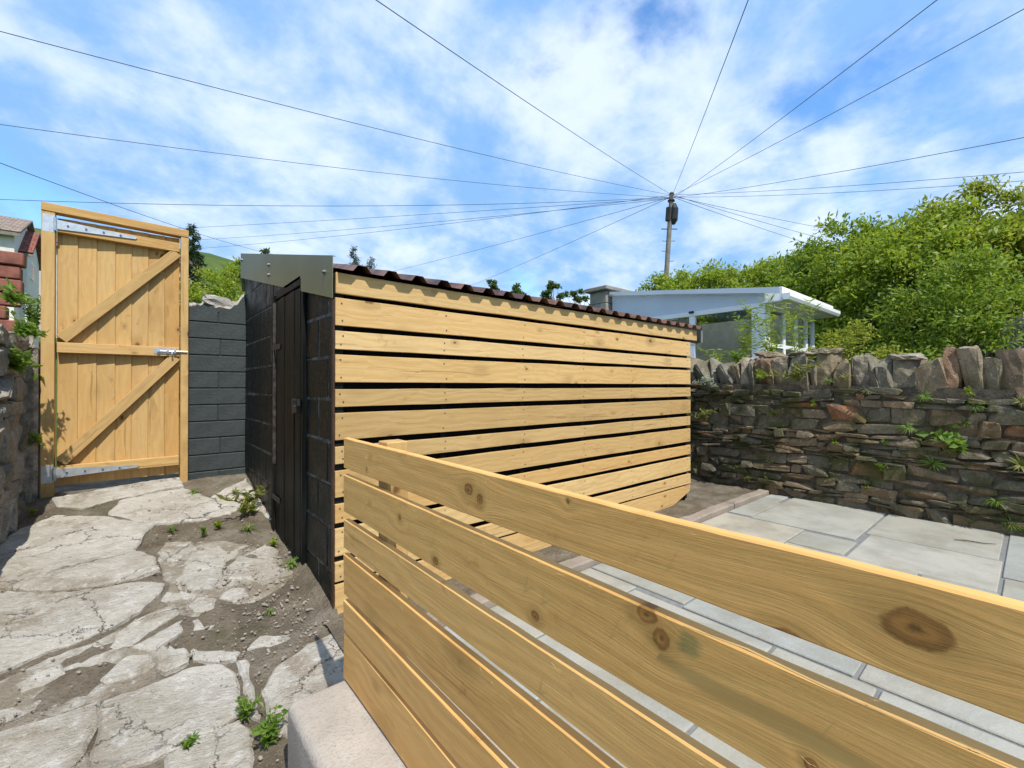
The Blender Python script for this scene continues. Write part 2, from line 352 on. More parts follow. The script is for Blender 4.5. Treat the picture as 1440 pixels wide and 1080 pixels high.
MCUR = simple('beige_interior_wall', (.72, .66, .55), .8, .1, bump=0)
MPOLE = simple('weathered_pole_timber', (.20, .18, .15), .85, .2, 6, .4); MCABLE = simple('black_cable', (.035, .05, .08), .6, .1, bump=0)
def leafmat(name, a, b, c=None, tr=.5):
    t = NT(name); i = t.isl; col = t.ramp(i, [(0, a), (.6, b), (1, c or b)])
    col = t.mix(t.rng(t.noise(t.pos, 1.6, 3), .35, .7, 0, .35), col, tuple(x * .7 for x in a))
    t.done(col, .5, Specular_IOR_Level=.3)
    tl = t.n('BsdfTranslucent', {'Color': t.mix(.35, col, (.36, .42, .03))}); ms = t.n('MixShader', {0: tr, 1: t.b.outputs[0], 2: tl.outputs[0]})
    t.t.links.new(ms.outputs[0], t.out.inputs[0]); return t.m
MLEAF = leafmat('fresh_green_leaf', (.165, .26, .02), (.31, .405, .035), (.44, .49, .07))
MLEAF2 = leafmat('deep_green_leaf', (.11, .20, .018), (.22, .33, .03), (.36, .43, .06))
MLEAFY = leafmat('yellow_green_leaf', (.17, .25, .025), (.34, .38, .045), (.50, .43, .09))
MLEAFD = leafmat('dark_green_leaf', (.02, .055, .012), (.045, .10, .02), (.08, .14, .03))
MCONI = leafmat('blue_green_needle', (.018, .045, .02), (.035, .075, .03), (.06, .10, .045), .15)
MWEED = leafmat('weed_leaf', (.09, .19, .025), (.17, .30, .04), (.27, .36, .08)); MPALE = leafmat('silver_leaf', (.30, .34, .26), (.45, .48, .40), (.6, .6, .52))
MBARK = simple('bark', (.10, .075, .05), .9, .3, 9, .6)
def m_grass():
    t = NT('hillside_grass'); p = t.pos; a = t.noise(p, .035, 7, .6); b = t.noise(p, .4, 6, .65)
    c = t.ramp(a, [(.3, (.04, .07, .014)), (.5, (.07, .105, .022)), (.66, (.13, .135, .05)), (.8, (.05, .08, .016))])
    c = t.mix(t.rng(b, .45, .7, 0, .6), c, (.035, .065, .014)); t.bump(b, .6, .5); return t.done(c, .95, Specular_IOR_Level=.1)
MGRASS = m_grass()
# ------------------------------------------------------------------ terrain
HILL = [(-180, .06), (-40, .05), (0, .10), (25, .14), (42.5, .172), (60, .19), (80, .222), (84.6, .238), (97, .232), (120, .22), (150, .16), (180, .06)]
def th(x, y):
    r = math.hypot(x, y); e = lerp_tab(HILL, math.degrees(math.atan2(y, x)))
    s = min(1, max(0, (r - 14) / 126)); s = s * s * (3 - 2 * s)
    return -.25 + s * e * 141 * (1 if r < 140 else max(.55, 1 - (r - 140) / 500)) + (noise.noise((x * .03, y * .03, 0)) * .8 * s)
rad = [0, 4, 8, 12, 16, 20, 25, 30, 36, 43, 50, 60, 70, 80, 90, 100, 110, 120, 130, 140, 150, 170, 200, 260, 400, 800, 1600]
v = [(0, 0, -.25)]; f = []; NA = 180
for r in rad[1:]:
    for k in range(NA):
        a = 2 * math.pi * k / NA; v.append((r * math.cos(a), r * math.sin(a), th(r * math.cos(a), r * math.sin(a))))
for k in range(NA): f.append([0, 1 + k, 1 + (k + 1) % NA])
for i in range(len(rad) - 2):
    for k in range(NA):
        a, b = 1 + i * NA + k, 1 + i * NA + (k + 1) % NA; f.append([a, a + NA, b + NA, b])
prop(link('hillside', mk('hillside', v, f, MGRASS, True)), kind='structure')
# ------------------------------------------------------------------ path: soil bed and broken slabs
def fbm(x, y, s=0.0): return noise.fractal((x, y, s), 1.0, 2.0, 4)
v = []; f = []; nx, ny = 46, 180; X0, X1, Y0, Y1 = -1.0, .80, -1.8, 5.4
for j in range(ny + 1):
    for i in range(nx + 1):
        x = X0 + (X1 - X0) * i / nx; y = Y0 + (Y1 - Y0) * j / ny
        v.append((x, y, zp(y) - .012 + .016 * fbm(x * 2.5, y * 2.5, 1) + .007 * noise.noise((x * 17, y * 17, 3)) + (.05 if x > .68 and 2.35 < y < 2.9 else 0) * (x - .68) / .1))
for j in range(ny):
    for i in range(nx):
        a = j * (nx + 1) + i; f.append([a, a + 1, a + nx + 2, a + nx + 1])
PATH = prop(link('path', mk('path', v, f, MSOIL, True)), kind='structure')
def slab(pts, seed, th_=.055, lift=.016, mat=MSLAB, parent=PATH, name='slab', zf=None, step=.028, rough=.016):
    zf = zf or zp; pts = [Vector((p[0], p[1])) for p in pts]; n = len(pts)
    if sum(pts[i].x * pts[(i + 1) % n].y - pts[(i + 1) % n].x * pts[i].y for i in range(n)) < 0: pts = pts[::-1]
    ol = []
    for i in range(n):
        a, b = pts[i], pts[(i + 1) % n]; L = (b - a).length; m = max(1, int(L / step)); nrm = Vector((b.y - a.y, a.x - b.x)).normalized() if L else Vector((0, 0))
        for k in range(m):
            p = a + (b - a) * k / m; ol.append(p + nrm * rough * (noise.noise((p.x * 9, p.y * 9, seed)) + .5 * noise.noise((p.x * 22, p.y * 22, seed)) + .5 * noise.noise((p.x * 45, p.y * 45, seed))))
    N = len(ol); ins = []
    for i in range(N):
        tg = ol[(i + 1) % N] - ol[i - 1]; nn = Vector((-tg.y, tg.x)); nn = nn.normalized() if nn.length else nn
        ins.append(ol[i] + nn * .011)
    xs = [p.x for p in ins]; ys = [p.y for p in ins]; inner = []
    def inside(q):
        c = False
        for i in range(N):
            a, b = ins[i], ins[i - 1]
            if (a.y > q.y) != (b.y > q.y) and q.x < (b.x - a.x) * (q.y - a.y) / (b.y - a.y) + a.x: c = not c
        return c
    g = .055; y = min(ys)
    while y < max(ys):
        x = min(xs)
        while x < max(xs):
            q = Vector((x + random.uniform(-.02, .02), y + random.uniform(-.02, .02)))
            if inside(q) and min((q - p).length for p in ins) > .025: inner.append(q)
            x += g
        y += g
    co, _, tri, ov, _, _ = delaunay_2d_cdt(ins + inner, [(i, (i + 1) % N) for i in range(N)], [list(range(N))], 1, 1e-5)
    def top(p): return zf(p.y) + lift + .011 * fbm(p.x * 3, p.y * 6, seed) + .004 * noise.noise((p.x * 20, p.y * 34, seed))
    V = [(p.x, p.y, top(p)) for p in co]; Fc = [list(t) for t in tri]; mp = {}
    for k, o in enumerate(ov):
        for q in o:
            if q < N: mp[q] = k
    b0 = len(V)
    for p in ol: V.append((p.x, p.y, top(p) - .010))
    for p in ol: V.append((p.x, p.y, zf(p.y) + lift - th_))
    for i in range(N):
        j = (i + 1) % N
        if i in mp and j in mp: Fc.append([b0 + i, b0 + j, mp[j], mp[i]])
        Fc.append([b0 + N + i, b0 + N + j, b0 + j, b0 + i])
    return link(name, mk(name, V, Fc, mat, False), parent)
Z2 = [
 [(190, 108), (400, 62), (655, 30), (668, 60), (430, 103), (300, 140), (215, 132)],
 [(392, 160), (432, 108), (668, 66), (760, 100), (890, 30), (930, 90), (985, 180), (935, 150), (870, 130), (840, 155), (700, 185), (570, 193), (420, 168)],
 [(70, 215), (190, 170), (390, 168), (560, 198), (520, 240), (500, 290), (560, 312), (580, 360), (500, 390), (370, 416), (200, 436), (0, 426), (-160, 440), (-160, 330), (0, 270)],
 [(-160, 452), (0, 438), (200, 447), (370, 426), (510, 402), (597, 412), (588, 445), (510, 510), (420, 565), (320, 606), (180, 655), (0, 735), (-160, 800)],
 [(395, 642), (420, 590), (540, 520), (640, 485), (650, 518), (560, 576), (480, 636), (420, 655)],
 [(482, 645), (570, 582), (662, 535), (660, 580), (610, 622), (570, 655)],
 [(360, 757), (455, 675), (550, 657), (562, 700), (490, 742), (390, 775)],
 [(572, 668), (620, 630), (678, 640), (685, 690), (600, 728), (566, 712)],
 [(650, 385), (690, 300), (800, 280), (858, 297), (812, 348), (806, 385), (770, 430), (680, 430)],
 [(820, 350), (870, 312), (1000, 330), (1058, 370), (1000, 403), (950, 415), (900, 388), (830, 392)],
 [(675, 500), (720, 465), (786, 465), (778, 500), (730, 515)],
 [(793, 465), (830, 432), (890, 432), (905, 455), (850, 484)],
 [(-200, 1010), (0, 945), (150, 908), (368, 835), (362, 900), (335, 1000), (312, 1120), (-200, 1160)],
 [(376, 832), (550, 772), (700, 716), (808, 702), (858, 722), (882, 830), (866, 876), (760, 950), (600, 1024), (420, 1085), (318, 1118), (342, 1000)],
 [(862, 692), (895, 690), (940, 840), (945, 898), (905, 880), (888, 800)],
 [(955, 800), (1000, 720), (1110, 630), (1250, 575), (1330, 640), (1300, 760), (1160, 850), (1050, 900), (1050, 960), (962, 930)],
 [(690, 975), (875, 890), (930, 962), (915, 1100), (610, 1130), (606, 1040)],
 [(900, 640), (940, 600), (1050, 588), (1062, 610), (980, 640)],
 [(600, 265), (700, 262), (720, 285), (640, 330), (590, 330), (575, 300)],
 [(600, 440), (660, 440), (668, 480), (620, 490), (585, 470)],
 [(640, 395), (668, 440), (720, 450), (690, 480), (655, 470)],
 [(905, 300), (960, 270), (1010, 290), (1000, 322), (930, 318)],
 [(60, 770), (140, 735), (230, 700), (250, 730), (160, 780), (80, 800)],
 [(0, 860), (60, 840), (90, 862), (40, 905), (-60, 930), (-80, 890)],
 [(690, 545), (730, 520), (800, 510), (820, 540), (760, 575), (700, 575)],
 [(700, 650), (800, 655), (870, 660), (860, 678), (760, 690), (700, 680)],
]
for i, poly in enumerate(Z2):
    P = [onpath(x / 2.572, 660 + y / 2.572) for x, y in poly]
    slab(P, i * 3.1 + 1, lift=.003 if i in (1, 8, 9, 17, 19, 20, 21, 22, 25) else .0 if i in (23, 24) else .006 if i != 15 else .007)
for i, poly in enumerate([[(-200, 830), (0, 755), (180, 672), (330, 620), (425, 580), (500, 530), (560, 600), (620, 640), (560, 740), (480, 790), (376, 826), (150, 900), (0, 938), (-200, 990)],
        [(575, 310), (640, 262), (740, 250), (900, 262), (1040, 330), (1075, 372), (1000, 425), (930, 470), (850, 500), (740, 530), (665, 530), (600, 480), (610, 420), (590, 370)]]):
    slab([onpath(x / 2.572, 660 + y / 2.572) for x, y in poly], 90 + i, lift=-.006, mat=MSLAB2)
# slabs of the same path outside the picture's lower edge
slab([(-.5, .9), (.3, .9), (.33, .1), (-.5, .05)], 71.0); slab([(-.5, 0), (.33, .03), (.33, -1), (-.5, -1.1)], 75.0)
def rock(seed, cuts=2, amp=.16):
    bm = bmesh.new(); bmesh.ops.create_cube(bm, size=1); bmesh.ops.subdivide_edges(bm, edges=bm.edges[:], cuts=cuts, use_grid_fill=True)
    for q in bm.verts:
        c = q.co; k = max(abs(c.x), abs(c.y), abs(c.z)); ln = c.length
        nb = sum(1 for a in c if abs(a) > .49)
        c *= {1: 1.0, 2: .95, 3: .87}[nb]
        q.co = c + noise.noise_vector(c * 1.9 + Vector((seed * 7.3, seed, 0))) * amp + noise.noise_vector(c * 5 + Vector((seed, 0, seed * 3))) * amp * .35 + noise.noise_vector(c * 12 + Vector((seed, 3, 0))) * amp * .16
    me = bpy.data.meshes.new('rock'); bm.to_mesh(me); bm.free(); return me
def chip(seed, n=26, sub_=0, amp=.03, sq=.42):
    g = random.Random(seed); bm = bmesh.new()
    for i in range(n):
        d = Vector((g.gauss(0, 1), g.gauss(0, 1), g.gauss(0, 1))).normalized(); d = Vector([math.copysign(abs(c) ** sq, c) for c in d]); d = d / max(abs(c) for c in d) * .5 * g.uniform(.86, 1.04); bm.verts.new(d)
    r = bmesh.ops.convex_hull(bm, input=bm.verts[:]); bmesh.ops.delete(bm, geom=[q for q in bm.verts if not q.link_faces], context='VERTS')
    if sub_:
        bmesh.ops.subdivide_edges(bm, edges=bm.edges[:], cuts=sub_, use_grid_fill=True)
        for q in bm.verts: q.co += noise.noise_vector(q.co * 5 + Vector((seed, 0, 0))) * amp + noise.noise_vector(q.co * 13 + Vector((0, seed, 0))) * amp * .5
    bmesh.ops.recalc_face_normals(bm, faces=bm.faces[:])
    me = bpy.data.meshes.new('rock'); bm.to_mesh(me); bm.free(); return me
def chips(cnt, s0, mat, **k):
    r = []
    for i in range(cnt): m = chip(s0 + i, **k); m.materials.append(mat); r.append(m)
    return r
def rocks(n, s0, mat, amp=.13, cuts=2, smooth=False):
    r = []
    for i in range(n):
        m = rock(s0 + i, cuts, amp); m.materials.append(mat); r.append(m)
        if smooth: m.polygons.foreach_set('use_smooth', [True] * len(m.polygons))
    return r
# pebbles and crumbs on the soil: too many to count
pv, pf = [], []
small = rock(3, 1, .2); sv = np.array([q.co[:] for q in small.vertices]); sf = [list(p.vertices) for p in small.polygons]
for i in range(1300):
    x, y = random.uniform(-.5, .78), random.uniform(1.55, 4.5)
    if random.random() < .55: x, y = random.gauss(.55, .16), random.gauss(2.4, .5)
    if not (-.5 < x < .78 and 1.5 < y < 4.6): continue
    s = random.choice((.002, .003, .004, .005, .006, .010)) * random.uniform(.7, 1.3); A = np.array(Matrix.Rotation(random.random() * 6, 3, 'Z'))
    q = (sv * np.array([s * 1.5, s, s * .7])) @ A.T + np.array([x, y, zp(y) + .006]); n = len(pv); pv += q.tolist(); pf += [[k + n for k in g] for g in sf]
prop(link('pebbles', mk('pebbles', pv, pf, m_conc('pebble_stone', (.36, .31, .25)))), 'small pebbles and crumbs of stone scattered on the path soil', 'pebbles', kind='stuff')
# ------------------------------------------------------------------ patio
PATIO = prop(link('patio', mk('patio', *cbox(.79, 5.45, -2.2, 1.93, -.2, -.010, .002), MPJ)), kind='structure')
def pave(x0, x1, y0, y1):
    d = -.005; o = box('paving_slab', x0 + d, x1 - d, y0 + d, y1 - d, -.03, random.uniform(-.002, .003), MPAV, PATIO, .005)
PV = [(5.06, 5.42, 1.75, 1.91), (4.35, 5.05, 1.71, 1.91), (4.31, 5.42, .93, 1.69), (3.70, 4.28, 1.27, 1.91), (3.85, 4.22, .90, 1.245), (3.00, 3.82, .50, 1.245), (4.56, 5.42, .18, .90), (3.84, 4.53, .16, .87),
      (4.18, 5.42, -.60, .14), (3.0, 4.14, -.60, .13), (3.0, 3.81, .15, .475), (2.32, 3.67, 1.27, 1.91), (2.28, 2.97, .50, 1.245), (2.28, 2.97, -.25, .475), (2.28, 2.97, -.6, -.27),
      (1.42, 2.29, 1.56, 1.91), (1.42, 2.25, .80, 1.535), (1.42, 2.25, .42, .775), (1.42, 2.25, -.6, .395), (.79, 1.39, 1.25, 1.91), (.79, 1.39, .30, 1.225), (.79, 1.39, -.6, .275)]
for q in PV: pave(*q)
y = -.62
for k in range(2):
    x = .79
    for wd in (.7, .5, .9, .6, .8, .45, .68): pave(x, x + wd - .025, y - .72, y - .01); x += wd
    y -= .74
prop(link('soil_strip', mk('soil_strip', *(lambda: ([(x, y, .012 + .02 * fbm(x * 3, y * 5, 2) + .006 * noise.noise((x * 20, y * 20, 0))) for y in np.linspace(1.94, 3.2, 30) for x in np.linspace(.72, 5.5, 110)],
     [[j * 110 + i, j * 110 + i + 1, (j + 1) * 110 + i + 1, (j + 1) * 110 + i] for j in range(29) for i in range(109)]))(), MSOIL, True)), kind='structure')
kb = prop(link('kerb', None), kind='structure')
p_ = (4.86, .42, .007); prop(link('twig', mk('twig', *tube([(0, 0, 0), (.03, -.06, .004), (.05, -.15, .002), (.09, -.22, .004)], [.003, .005, .004, .002], 5), MBARK), None, p_), 'thin brown twig lying on the grey paving', 'twig')
x = .82
for L in (.92, .92, .92, .92, .88):
    slab([(x, 1.925), (x + L - .012, 1.925), (x + L - .012, 2.03), (x, 2.03)], x * 9, .09, .045, MKERB, kb, 'kerb_stone', lambda y: 0.0, .05, .004); x += L
# ------------------------------------------------------------------ gate frame and gate
GY = 4.75
def bar(name, L, H, T, mat, parent, loc, rot=(0, 0, 0), b=.003, segs=0, amp=0.0, sd=0, taper=None):
    """timber with its length on local x, width on z, thickness on y"""
    v, f = cbox(0, L, -T / 2, T / 2, -H / 2, H / 2, b)
    if segs:
        me = bpy.data.meshes.new(name); bm = bmesh.new()
        vs = [bm.verts.new(p) for p in v]; [bm.faces.new([vs[i] for i in q]) for q in f]
        le = [e for e in bm.edges if abs(e.verts[0].co.x - e.verts[1].co.x) > L * .5]
        bmesh.ops.subdivide_edges(bm, edges=le, cuts=segs, use_grid_fill=False)
        for q in bm.verts:
            s = 1 if q.co.z > 0 else -1
            if taper: q.co.z += min(1, q.co.x / 1.3) * taper[s > 0]
            q.co.z += amp * noise.noise((q.co.x * 2.2, sd, s)) + amp * .35 * noise.noise((q.co.x * 21, sd, s * 2 + q.co.y * 30))
            q.co.y += amp * .8 * noise.noise((q.co.x * 1.3, sd + 5, q.co.z * 3))
        bm.to_mesh(me); bm.free(); me.materials.append(mat)
    else: me = mk(name, v, f, mat)
    return link(name, me, parent, loc, rot)
gf = thing('gateway', 'pale softwood frame of two posts and a header around the garden gate', 'gate frame', (-.09, GY, .40))
def rel(o, x, y, z): return (x - o.location.x, y - o.location.y, z - o.location.z)
UP = (0, R(-90), 0)
bar('post', 2.17, .072, .075, MG, gf, rel(gf, -.500, GY + .035, .33), UP)
bar('post', 2.14, .054, .075, MG, gf, rel(gf, .321, GY + .035, .36), UP)
bar('header', .885, .062, .085, MG, gf, rel(gf, -.537, GY + .035, 2.535), (0, R(1.2), 0))
gt = thing('gate', 'closed ledged and braced timber gate with galvanised strap hinges', 'gate', (-.08, GY, .43))
ed = [-.455, -.345, -.238, -.128, -.028, .078, .186, .286]
for i, (a, b) in enumerate(zip(ed, ed[1:])):
    bar('board', 2.035, b - a + .004, .016, MG, gt, rel(gt, (a + b) / 2, GY + .067, .445), (R(random.uniform(-.2, .2)), R(-90), R(-6.0)), .002, 8, .0018, i)
for z, ry in ((2.40, .8), (1.492, 0), (.56, -.3)): bar('rail', .738, .078, .05, MG, gt, rel(gt, -.453, GY + .029, z), (0, R(ry), 0), .003, 6, .0012, z)
for (x0, z0, x1, z1) in ((-.43, 1.545, .268, 2.335), (-.43, .615, .262, 1.44)):
    L = math.hypot(x1 - x0, z1 - z0); bar('brace', L, .078, .046, MG, gt, rel(gt, x0, GY + .031, z0 + .01), (0, -math.atan2(z1 - z0, x1 - x0), 0), .003, 6, .001, x0)
for z, ry, L in ((2.415, .8, .45), (.545, -.3, .47)):
    h = link('strap_hinge', mk('strap_hinge', *prism([(-.02, -.036), (L, -.010), (L + .01, 0), (L, .010), (-.02, .036)], -.003, .003, 'y'), MGALV), gt, rel(gt, -.455, GY - .001, z), (0, R(ry), 0))
    link('hinge_plate', mk('hinge_plate', *cbox(-.036, .030, -.002, .002, -.065, .065, .001), MGALV), h, (-.040, 0, 0))
    link('hinge_knuckle', mk('hinge_knuckle', *tube([(0, 0, -.05), (0, 0, .05)], .009, 8), MGALV), h, (-.008, -.006, 0))
    for k in range(4): link('bolt_head', mk('bolt_head', *tube([(0, 0, 0), (0, -.006, 0)], .007, 8), MSCREW), h, (.06 + k * .1, -.003, 0))
bl = link('bolt', mk('bolt', *cbox(-.09, .06, -.004, .0, -.024, .024, .001), MGALV), gt, rel(gt, .205, GY + .003, 1.495))
link('bolt_bar', mk('bolt_bar', *tube([(-.07, -.012, 0), (.135, -.012, 0)], .0075, 8), MGALV), bl)
for k in (-.06, .0, .05): link('bolt_keeper', mk('bolt_keeper', *cbox(k - .009, k + .009, -.024, -.004, -.014, .014, .003), MGALV), bl)
link('bolt_knob', mk('bolt_knob', *tube([(.03, -.012, 0), (.03, -.03, -.028)], .006, 8), MGALV), bl)
# ------------------------------------------------------------------ dark grey block wall beside the gate
bw = thing('block_wall', 'dark grey painted block wall with broken top between gate and shed', 'wall', (.58, 4.84, .3))
link('mortar', mk('mortar', *cbox(.352, .80, 4.785, 4.93, .22, 1.86, .002), MGREYM), bw, (-.58, -4.84, -.3))
zc = .30
for c in range(11):
    h = .1475; z1 = min(zc + h - .008, 1.90)
    cuts = [.350, .575 + .01 * math.sin(c), .805] if c % 2 == 0 else [.350, .805]
    for a, b in zip(cuts, cuts[1:]): box('block', a + .002, b - .002, 4.775 + random.uniform(-.002, .002), 4.86, zc, z1, MGREY, bw, .005)
    zc += h
tv = []; NX = 16
prof = [1.90, 1.91, 1.935, 1.93, 1.96, 1.94, 1.95, 1.93, 1.94, 1.93, 1.935, 1.93, 1.96, 1.98, 2.02, 2.07, 2.10]
link('broken_top', mk('broken_top', *prism([(.352, 1.87)] + [(.352 + .45 * i / NX, prof[i] + random.uniform(-.008, .008) - .02) for i in range(NX + 1)] + [(.802, 1.87)], 4.776, 4.92, 'y'), MGREY), bw, (-.58, -4.84, -.3))
link('rough_mortar', mk('rough_mortar', *prism([(.354, 1.86)] + [(.354 + .444 * i / NX, prof[i] + random.uniform(-.006, .01) - .008) for i in range(NX + 1)] + [(.798, 1.86)], 4.786, 4.935, 'y'), MMORT), bw, (-.58, -4.84, -.3))
rk = rocks(3, 40, MMORT, .22)
link('loose_stone', rk[0], bw, (.565 - .58, 0.0, 1.962 - .3), (0, .1, .2), (.22, .14, .095)); link('loose_stone', rk[1], bw, (.66 - .58, .02, 1.95 - .3), (0, -.1, .4), (.15, .12, .07)); link('loose_stone', rk[2], bw, (.395 - .58, .01, 1.915 - .3), (0, 0, .4), (.10, .10, .05))
# ------------------------------------------------------------------ shed
SX, SXE, SY, SYB = .79, 4.445, 2.347, 4.80
sh = thing('shed', 'black painted block shed clad in pale horizontal timber boards', 'shed', (SX, SY, 0))
def rs(x, y, z): return (x - SX, y - SY, z)
def roofz(y): return 1.80 + (y - 2.29) * .2333
link('wall', mk('wall', *prism([(2.395, -.15), (4.79, -.15), (4.79, roofz(4.79) - .03), (2.395, roofz(2.395) - .03)], SX - .005, SX + .11, 'x'), MMB), sh, (-SX, -SY, 0))
link('wall', mk('wall', *cbox(SX + .0, SXE - .03, 2.392, 2.49, -.15, 1.775, .002), MFELT), sh, (-SX, -SY, 0))
link('wall', mk('wall', *prism([(2.49, -.15), (4.79, -.15), (4.79, roofz(4.79) - .03), (2.49, roofz(2.49) - .03)], SXE - .13, SXE - .03, 'x'), MBLK), sh, (-SX, -SY, 0))
link('wall', mk('wall', *cbox(SX + .11, SXE - .13, 4.69, 4.79, -.15, 2.34, .002), MBLK), sh, (-SX, -SY, 0))
def eblk(y0, y1, z0, z1):
    zt = roofz((y0 + y1) / 2) - .05
    if z0 > zt - .03 or y1 - y0 < .04: return
    z1 = min(z1, zt); bm_ = cbox(SX - .006 - random.uniform(0, .005), SX + .05, y0 + .005, y1 - .005, z0 + .005, z1 - .005, .006)
    vv = [(a + .004 * noise.noise((a * 9, b * 9, c * 9)), b + .006 * noise.noise((b * 6, c * 6, 1)), c + .006 * noise.noise((b * 6, c * 6, 4))) for a, b, c in bm_[0]]
    link('block', mk('block', vv, bm_[1], MBLK), sh, (-SX, -SY, 0))
zc = 1.357 - 7 * .225; k = 0
while zc < 2.4:
    if k % 2: cr, cl = [2.36, 2.60, 2.84], [3.68, 3.90, 4.35, 4.80]
    else: cr, cl = [2.36, 2.44, 2.84], [3.68, 4.12, 4.57, 4.80]
    for q in (cr, cl):
        for a, b in zip(q, q[1:]): eblk(a, b, zc, zc + .225)
    if zc > 1.8: eblk(2.86, 3.3, zc, zc + .225); eblk(3.3, 3.68, zc, zc + .225)
    zc += .225; k += 1
# door
dr = link('door', None, sh, rs(SX - .02, 2.86, .17))
for i in range(5):
    a = .015 + i * .122
    link('plank', mk('plank', *cbox(-.012 - (i % 2) * .004, .016, a, a + .119, -.02 + .02 * i * .3, 1.63, .003), MBW), dr)
link('ledge', mk('ledge', *cbox(-.008, .02, .01, .62, 1.642, 1.70, .003), MBW), sh, rs(SX - .026, 2.86, .17))
hs = link('padlock_hasp', mk('padlock_hasp', *cbox(-.012, 0, -.02, .13, -.02, .02, .002), MIRON), dr, (-.02, .0, .93))
link('padlock', mk('padlock', *merge([cbox(-.028, -.004, .02, .065, -.065, -.015, .006), tube([(-.016, .028, -.02), (-.016, .03, .01), (-.016, .043, .02), (-.016, .056, .01), (-.016, .058, -.02)], .005, 6)]), MIRON), dr, (-.02, .0, .93))
link('tee_hinge', mk('tee_hinge', *merge([cbox(-.006, 0, .46, .68, -.018, .018, .002), cbox(-.008, 0, .68, .71, -.10, .07, .002)]), MIRON), dr, (-.02, 0, 1.30))
link('tee_hinge', mk('tee_hinge', *merge([cbox(-.006, 0, .46, .68, -.018, .018, .002), cbox(-.008, 0, .68, .71, -.08, .07, .002)]), MIRON), dr, (-.02, 0, .25))
MWORN = simple('worn_white_paint', (.035, .028, .023), .7, .8, 22, .4)
link('door_jamb', mk('door_jamb', *cbox(-.035, .02, .635, .69, 0.0, 1.69, .003), MBW), sh, rs(SX - .01, 2.86, .15)); link('door_jamb', mk('door_jamb', *cbox(-.02, .02, -.03, .008, 0, 1.69, .003), MBW), sh, rs(SX - .01, 2.86, .12))
link('jamb_edge', mk('jamb_edge', *cbox(-.04, -.02, .628, .6345, .5, 1.64, .001), MWORN), sh, rs(SX - .01, 2.86, .15))
# cladding boards
BZ = [(1.682, 1.796), (1.516, 1.664), (1.391, 1.494), (1.218, 1.369), (1.09, 1.189), (.917, 1.064), (.792, .891), (.619, .766), (.486, .593), (.313, .468), (.181, .295), (.012, .173)]
for i, (a, b) in enumerate(BZ):
    a, b = a + .002, b - (.004 if a > 1.2 else .004 + (1.2 - a) * .007)
    L = SXE - SX + (.13 if i == 0 else random.uniform(-.006, .004))
    if i < 11: bar('cladding_board', L, b - a, .018, MW, sh, rs(SX, SY + .011 + (-.004 if i == 0 else 0), (a + b) / 2), (0, 0, 0), .002, 24, .0034, i * 2.7)
    else: link('cladding_board', mk('cladding_board', *prism([(0, -.08), (L - .34, -.08), (L - .02, .02), (L, .08), (0, .08)], -.011, .011, 'y'), MW), sh, rs(SX, SY + .011, (a + b) / 2))
for x in (SX + .03, 1.45, 2.1, 2.75, 3.4, 4.05, SXE - .06): link('batten', mk('batten', *cbox(x - .02, x + .02, SY + .0235, 2.391, .03, 1.77, .001), MFELT), sh, (-SX, -SY, 0))
scr = []
for (a, b) in BZ[:11]:
    for x in (SX + .03, 1.45, 2.1, 2.75, 3.4, 4.05, SXE - .06):
        for z in (a + .028, b - .03): xx = x + random.uniform(-.012, .012); scr.append(tube([(xx, SY + .004, z), (xx, SY - .0008, z)], .0042, 6))
prop(link('screw_heads', mk('screw_heads', *merge(scr), MSCREW), sh, (-SX, -SY, 0)), kind='stuff')
link('fascia', mk('fascia', *cbox(SX, SXE + .10, SY + .024, SY + .04, 1.70, 1.79, .001), MFELT), sh, (-SX, -SY, 0))
link('corner_strip', mk('corner_strip', *cbox(SX - .012, SX - .002, SY + .004, SY + .03, .03, 1.65, .002), simple('rust_brown_strip', (.05, .022, .012), .6, .3, 15)), sh, (-SX, -SY, 0))
# box profile roof, sheets overlapping by a rib
PER = .168
def rib(x):
    t = ((x - .83) / PER) % 1.0
    return .034 * (1 if .36 < t < .64 else min(1, max(0, (t - .2) / .16)) if t <= .36 else min(1, max(0, (.8 - t) / .16)))
xs_all = []; x = .80
for k in range(24):
    base = .83 + (k - 1) * PER
    xs_all += [base + PER * t for t in (0, .2, .36, .64, .8)]
xs_all = [q for q in xs_all if .79 < q < 4.62]
cut = [0, 31, 61, len(xs_all) - 1]
for s in range(3):
    xx = xs_all[cut[s]:cut[s + 1] + 1]; v, f = [], []; n = len(xx); lift = .002 * (s % 2)
    for (yy, dz) in ((2.302, 0), (4.93, 0)):
        for q in xx: v.append((q, yy, roofz(yy) + rib(q) + lift))
    for (yy, dz) in ((2.302, 0), (4.93, 0)):
        for q in xx: v.append((q, yy, roofz(yy) + rib(q) + lift - .0016))
    for i in range(n - 1): f += [[i, i + 1, n + i + 1, n + i], [2 * n + i, 3 * n + i, 3 * n + i + 1, 2 * n + i + 1], [i, 2 * n + i, 2 * n + i + 1, i + 1], [n + i, n + i + 1, 3 * n + i + 1, 3 * n + i]]
    link('roof_sheet', mk('roof_sheet', v, f, MROOF), sh, (-SX, -SY, 0))
fl = link('flashing', mk('flashing', *merge([prism([(2.295, 1.645), (2.86, 1.772), (2.86, 1.85), (3.21, 1.85), (4.87, 2.226), (4.87, 2.455), (2.295, 1.857)], SX - .034, SX - .031, 'x'),
      prism([(2.295, 1.857), (4.87, 2.455), (4.87, 2.458), (2.295, 1.860)], SX - .034, SX - .018, 'x'), cbox(SX - .031, SX + .02, 4.867, 4.87, 2.1, 2.45, .0005)]), MFLASH), sh, (-SX, -SY, 0))
